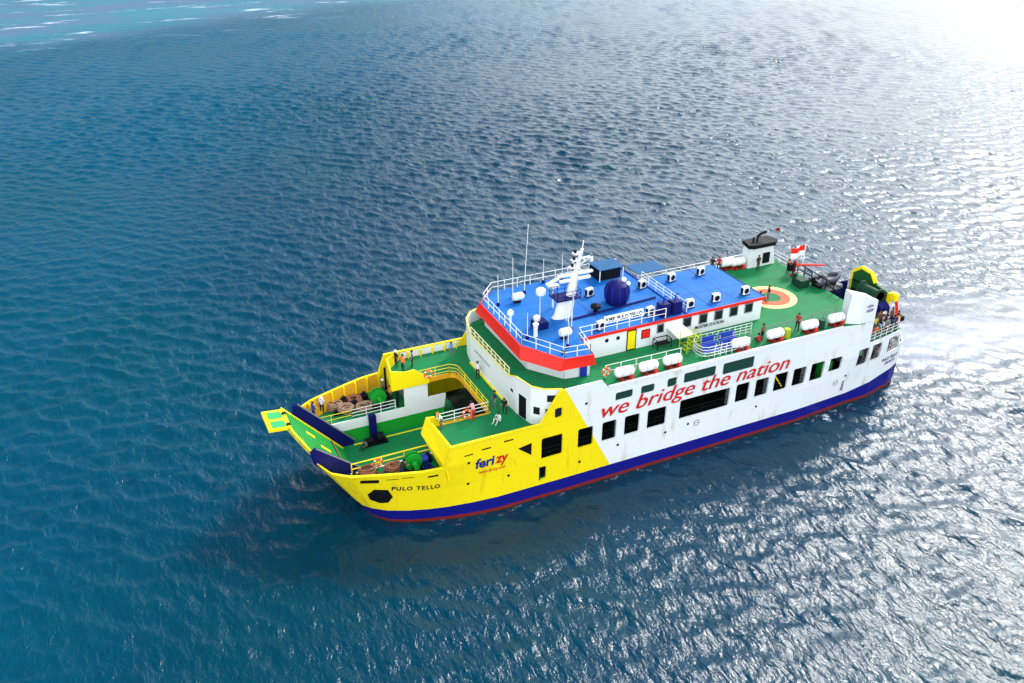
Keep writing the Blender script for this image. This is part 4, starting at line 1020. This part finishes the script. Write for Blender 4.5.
person(11.8, 7.05, 6.5, 160, 'stand', Gr, Bk, 'person in dark grey clothes standing alone near the far shoulder bulwark', group=CR)
person(15.6, 7.3, 6.5, 250, 'lean', Lb, Gr, 'person in a light blue shirt on the far shoulder deck near the front wall', group=CR)
person(16.2, 2.7, 6.5, 270, 'stand', Wt, Bk, 'person in white and black standing against the white front wall', group=CR)
person(15.5, -2.4, 6.5, 180, 'stand', Nv, Gr, 'person in a navy shirt at the corner of the inner railing', group=CR)
person(15.95, -3.4, 6.5, 230, 'lean', Bk, Bk, 'person in black bending forward beside the dark door', group=CR)
person(14.95, -4.3, 6.5, 200, 'sit', Wt, Wt, 'person in white sitting on the near green shoulder deck', group=CR)
person(13.3, -3.1, 6.5, 120, 'lean', Pk, Rd, 'person in pink and red by the lifebuoy on the near shoulder rail', group=CR)
person(10.5, -3.2, 6.5, 180, 'lean', Wt, Gr, 'person in a white shirt and orange helmet behind the near yellow bulwark tip', hat=Or, group=CR)
person(2.5, 6.0, 4.15, 200, 'stand', Bl, Nv, 'person in bright blue at the far tip of the bow', group=CR)
person(3.4, 6.75, 4.1, 250, 'stand', Wt, Bk, 'person in white with dark trousers on the far bow deck, facing the ropes', hat=Wt, group=CR)
person(9.1, 7.4, 4.1, 190, 'stand', Gr, Bk, 'person in grey wearing a white helmet beside the far green winch', hat=Wt, group=CR)
person(9.3, 6.1, 4.1, 200, 'stand', Or, Bk, 'person in orange standing under the far shoulder deck', group=CR)
person(5.2, -2.35, 1.98, 200, 'stand', Rd, Bk, 'person in red standing in the ramp well behind the yellow rail', group=CR)
person(6.6, -4.9, 4.1, 20, 'lean', Bk, Nv, 'person in black working at the near green winch', group=CR)
person(5.9, 3.1, 1.98, 200, 'sit', Gr, Bk, 'person in grey crouching on the car deck by the ramp winch', group=CR)
person(8.8, -5.9, 4.1, 170, 'sit', Wt, Gr, 'person in white crouching under the near yellow bulwark', group=CR)
BDG = 'people on the boat deck'
person(43.6, -5.55, 9, 200, 'stand', Rd, Bk, 'person in dark red shirt and black trousers standing alone between the rear liferafts', group=BDG)
person(45.1, .3, 9, 160, 'stand', Bk, Gr, 'person in black standing at the front edge of the painted deck circle', group=BDG)
person(44.6, .8, 9, 330, 'sit', Bn, Bk, 'person in brown squatting beside the painted deck circle', group=BDG)
person(39.0, -5.9, 9, 90, 'sit', Rd, Bk, 'person in dark red sitting on the near green deck beside a liferaft', group=BDG)
person(39.6, -5.7, 9, 100, 'stand', Bn, Bk, 'person in brown standing by the seated person in dark red', group=BDG)
person(51.1, 4.6, 9, 180, 'stand', Or, Bk, 'person in orange standing beside the red davit', group=BDG)
person(45.0, 7.9, 9, 230, 'stand', Rd, Bk, 'person in red at the far deck rail beside the blue roof', group=BDG)
person(44.4, 8.2, 9, 230, 'stand', Bk, Nv, 'person in black at the far deck rail beside the blue roof', group=BDG)
person(48.9, 6.6, 9, 270, 'stand', Bk, Bk, 'person in black beside the black capped funnel', group=BDG)
cols = [Rd, Wt, Or, Bn, Lb, (.6, .5, .1), Gr, Pk, Nv, (.1, .3, .15)]
cn = ['dark red', 'white', 'orange', 'brown', 'light blue', 'mustard', 'grey', 'pink', 'navy', 'green']
used_lb = set()
for i, (x, y) in enumerate([(52.0, -6.3), (52.4, -5.6), (52.6, -6.3), (51.9, -5.0), (53.1, -6.1), (53.5, -5.3), (54.1, -6.0), (54.7, -5.1), (55.1, -5.8), (53.1, -4.5), (54.1, -4.3), (55.5, -4.4), (56.0, -5.6), (56.4, -4.5), (54.0, -3.4), (55.0, -3.6), (52.9, -3.6), (53.7, -6.05), (55.6, -5.7), (54.6, -5.85), (56.6, -5.1), (53.5, -4.0), (55.9, -3.6), (54.9, -4.4)]):
    c = {21: 8, 17: 1, 22: 6}.get(i, i % 10); pos = 'leaning on' if i in (0, 2, 4, 8) else 'in the crowd behind'
    lb = 'passenger in %s %s the stern rail%s' % (cn[c], pos, ', next to the funnel' if x < 53.7 else (', mid crowd' if x < 55 else ', aft end'))
    if lb in used_lb: lb = lb.replace('behind the stern rail', 'set back from the stern rail')
    used_lb.add(lb)
    person(x, y, 6.4, random.uniform(230, 330), 'lean' if i in (0, 2, 4, 8) else 'stand', cols[c], [Bk, Nv, Gr][i % 3], lb, hat=(Wt if i in (3, 9) else None), group='passengers crowded at the stern')
for i, (x, y) in enumerate([(54.9, -5.7), (55.5, -5.3), (56.1, -5.1), (56.7, -4.6), (55.6, -4.5), (53.0, -6.1), (51.2, -6.3)]):
    c = (i * 3 + 1) % 10
    where = 'in the open stern corner below the crowd' if x > 54 else 'seen through a stern side opening'
    person(x, y, 4.15, random.uniform(230, 300), 'lean' if i % 2 else 'stand', cols[c], Bk, 'passenger in %s %s' % (cn[c], where) + (', furthest aft' if i == 3 else (', beside the funnel casing' if i == 6 else '')), group='passengers on the lower stern deck')

# ------------------------------------------------------------------ sea
def grid_axis(lo, hi, step, far_lo, far_hi, g=1.12):
    a = list(np.arange(lo, hi + 1e-6, step)); s = step; x = hi
    while x < far_hi: s *= g if s < 1.3 else 1.06; x += s; a.append(x)
    s = step; x = lo; b = []
    while x > far_lo: s *= g if s < .5 else 1.08; x -= s; b.append(x)
    return np.array(b[::-1] + a)
gx = grid_axis(-45, 110, .34, -6000, 9000, 1.006); gy = grid_axis(-40, 120, .34, -3000, 12000, 1.005)
X, Yg = np.meshgrid(gx, gy); dxs = np.gradient(gx); dys = np.gradient(gy)
SP = np.maximum(dxs[None, :], dys[:, None])
rng = np.random.default_rng(5)
Z = np.zeros_like(X); DX = np.zeros_like(X); DY = np.zeros_like(X)
N = 140
lam = np.exp(rng.uniform(np.log(1.3), np.log(3.9), N))
ang = R(-128) + rng.normal(0, .5, N)
calm = 1 - .85 * np.exp(-(((X - 73) / 15) ** 2 + ((Yg - 1) / 7.5) ** 2) ** 2)
calm *= 1 - .35 * np.exp(-(((X - 25) / 26) ** 2 + ((Yg + 9) / 5) ** 2))
gust = .8 + .35 * np.sin(X * .045 + 1.3 + .8 * np.sin(Yg * .03)) * np.sin(Yg * .055 + .5)
for l, a in zip(lam, ang):
    k_ = 2 * math.pi / l; amp = .0064 * l ** .42; ph = rng.uniform(0, 6.28)
    att = np.clip((l / SP - 2.4) / 2.0, 0, 1)
    w = k_ * (X * math.cos(a) + Yg * math.sin(a)) + ph
    Z += att * amp * np.sin(w); DX += att * amp * math.cos(a) * np.cos(w) * .9; DY += att * amp * math.sin(a) * np.cos(w) * .9
Z *= calm * gust; DX *= calm * gust; DY *= calm * gust
V = np.stack([(X + DX).ravel(), (Yg + DY).ravel(), Z.ravel()], 1)
ny, nx = X.shape; idx = np.arange(nx * ny).reshape(ny, nx)
Fq = np.stack([idx[:-1, :-1].ravel(), idx[:-1, 1:].ravel(), idx[1:, 1:].ravel(), idx[1:, :-1].ravel()], 1)
me = bpy.data.meshes.new('sea'); me.vertices.add(len(V)); me.vertices.foreach_set('co', V.ravel().astype(np.float32))
me.loops.add(Fq.size); me.loops.foreach_set('vertex_index', Fq.ravel().astype(np.int32))
me.polygons.add(len(Fq)); me.polygons.foreach_set('loop_start', np.arange(0, Fq.size, 4, dtype=np.int32)); me.polygons.foreach_set('loop_total', np.full(len(Fq), 4, dtype=np.int32))
me.update(calc_edges=True); me.shade_smooth()
sea = bpy.data.objects.new('sea', me); COL.objects.link(sea); tag(sea, kind='structure')

def sea_mat():
    m = bpy.data.materials.new('sea water'); m.use_nodes = True; t = m.node_tree; b = t.nodes['Principled BSDF']
    L = t.links.new; tc = t.nodes.new('ShaderNodeTexCoord'); P = tc.outputs['Object']
    def noise(scale, detail=4, vec=None, rough=.55, sc=None, rot=0, dist=0):
        n = t.nodes.new('ShaderNodeTexNoise'); n.inputs['Scale'].default_value = scale; n.inputs['Detail'].default_value = detail; n.inputs['Roughness'].default_value = rough
        n.inputs['Distortion'].default_value = dist
        mp = t.nodes.new('ShaderNodeMapping'); L(vec or P, mp.inputs[0])
        if sc: mp.inputs['Scale'].default_value = sc
        mp.inputs['Rotation'].default_value = (0, 0, R(rot)); L(mp.outputs[0], n.inputs['Vector']); return n.outputs[0]
    def M(op, a, bb, clamp=False):
        n = t.nodes.new('ShaderNodeMath'); n.operation = op; n.use_clamp = clamp
        for i, v in enumerate((a, bb)):
            if isinstance(v, (int, float)): n.inputs[i].default_value = v
            else: L(v, n.inputs[i])
        return n.outputs[0]
    def ramp(v, p0, p1):
        n = t.nodes.new('ShaderNodeMapRange'); L(v, n.inputs[0]); n.inputs[1].default_value = p0; n.inputs[2].default_value = p1; n.interpolation_type = 'SMOOTHSTEP'; return n.outputs[0]
    def mix(f, a, bb):
        n = t.nodes.new('ShaderNodeMix'); n.data_type = 'RGBA'; L(f, n.inputs[0])
        for i, v in ((6, a), (7, bb)):
            if isinstance(v, tuple): n.inputs[i].default_value = (*v, 1)
            else: L(v, n.inputs[i])
        return n.outputs[2]
    sp = t.nodes.new('ShaderNodeSeparateXYZ'); L(P, sp.inputs[0]); x, y, z = sp.outputs
    navy_shade = M('ADD', M('SUBTRACT', x, M('MULTIPLY', y, .3)), M('MULTIPLY', M('SUBTRACT', noise(.018, 3), .5), 70))  # teal to navy drift; the navy paints shade around the ship into the water
    c = mix(ramp(navy_shade, 14, -42), (.0003, .031, .062), (.0003, .056, .1))
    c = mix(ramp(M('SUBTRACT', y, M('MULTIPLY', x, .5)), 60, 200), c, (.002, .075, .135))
    c = mix(M('MULTIPLY', ramp(noise(.03, 3, rot=40), .45, .7), .35), c, (.0004, .05, .062))
    # shallow reef: beyond a line on the far left
    s = M('ADD', y, M('MULTIPLY', x, -REEF_M)); s = M('ADD', s, M('MULTIPLY', M('SUBTRACT', noise(.02, 4), .5), 60))
    sh = ramp(s, REEF_C - 10, REEF_C + 35)
    c = mix(sh, c, mix(ramp(noise(.025, 5, sc=(1, 2.2, 1), rot=20), .4, .6), (.03, .19, .25), (.075, .15, .25)))
    # foam lines on the reef edge
    fo = M('MULTIPLY', ramp(noise(.06, 7, sc=(.5, 2.0, 1), rot=-REEF_ROT, rough=.7), .58, .72), ramp(s, REEF_C - 22, REEF_C + 8))
    # wake foam aft of the stern and thin slick along the hull
    def blob(cx, cy, rx, ry):
        return ramp(M('ADD', M('POWER', M('DIVIDE', M('SUBTRACT', x, cx), rx), 2), M('POWER', M('DIVIDE', M('SUBTRACT', y, cy), ry), 2)), 1, .0)
    wk = M('MULTIPLY', ramp(noise(.8, 8, rough=.75, dist=1), .56, .74), M('MULTIPLY', blob(60, 0, 4, 6), .4))
    wk2 = M('MULTIPLY', ramp(noise(1.2, 6, rough=.7), .5, .62), blob(47.2, -7.6, 2.0, .8))
    fl = M('MULTIPLY', ramp(noise(.9, 8, rough=.75, sc=(1, .5, 1), rot=-20), .665, .72), ramp(noise(.05, 2), .48, .6))
    hb = M('MULTIPLY', ramp(M('ABSOLUTE', M('SUBTRACT', y, 1.0), 0), 9.0, 8.1), M('MULTIPLY', ramp(x, 4, 12), ramp(x, 60, 54)))
    hb = M('MULTIPLY', hb, M('MULTIPLY', ramp(noise(1.5, 7, rough=.75, sc=(.6, 1, 1)), .56, .7), .55))
    wk = M('MAXIMUM', wk, hb)
    foam = M('MAXIMUM', M('MAXIMUM', fo, wk), M('MAXIMUM', wk2, M('MULTIPLY', fl, .45)))
    aer = M('MULTIPLY', blob(73, 0, 20, 10), ramp(M('ADD', noise(.13, 5, dist=.6), M('MULTIPLY', blob(73, 0, 16, 8), .12)), .42, .66))
    c = mix(M('MULTIPLY', aer, .7), c, (.26, .3, .4)); c = mix(foam, c, (.75, .8, .85))
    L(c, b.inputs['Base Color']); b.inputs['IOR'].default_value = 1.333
    far = ramp(M('ADD', y, M('MULTIPLY', x, .3)), 40, 260)
    L(M('ADD', M('ADD', .11, M('ADD', M('MULTIPLY', far, .13), M('MULTIPLY', blob(74, 0, 26, 13), .16))), M('MULTIPLY', foam, .6)), b.inputs['Roughness'])
    # ripples
    h1 = noise(1.5, 5, sc=(1, .5, 1), rot=38, rough=.54, dist=.2); h2 = noise(4.2, 4, sc=(1, .6, 1), rot=30); h3 = noise(.3, 3, sc=(1, .55, 1), rot=40); h4 = M('MULTIPLY', noise(.55, 5, sc=(1, .6, 1), rot=36, rough=.65), M('MULTIPLY', ramp(M('ADD', y, M('MULTIPLY', x, .3)), 80, 230), .3))
    hh = M('ADD', M('ADD', M('MULTIPLY', h1, .23), M('MULTIPLY', h2, .035)), M('ADD', M('MULTIPLY', h3, .12), h4))
    calmf = M('SUBTRACT', 1, M('MULTIPLY', blob(74, 0, 24, 12), .8))
    bp = t.nodes.new('ShaderNodeBump'); bp.inputs['Distance'].default_value = 1; L(calmf, bp.inputs['Strength'])
    L(hh, bp.inputs['Height']); L(bp.outputs[0], b.inputs['Normal'])
    return m
REEF_M, REEF_C, REEF_ROT = .38, 226, 20
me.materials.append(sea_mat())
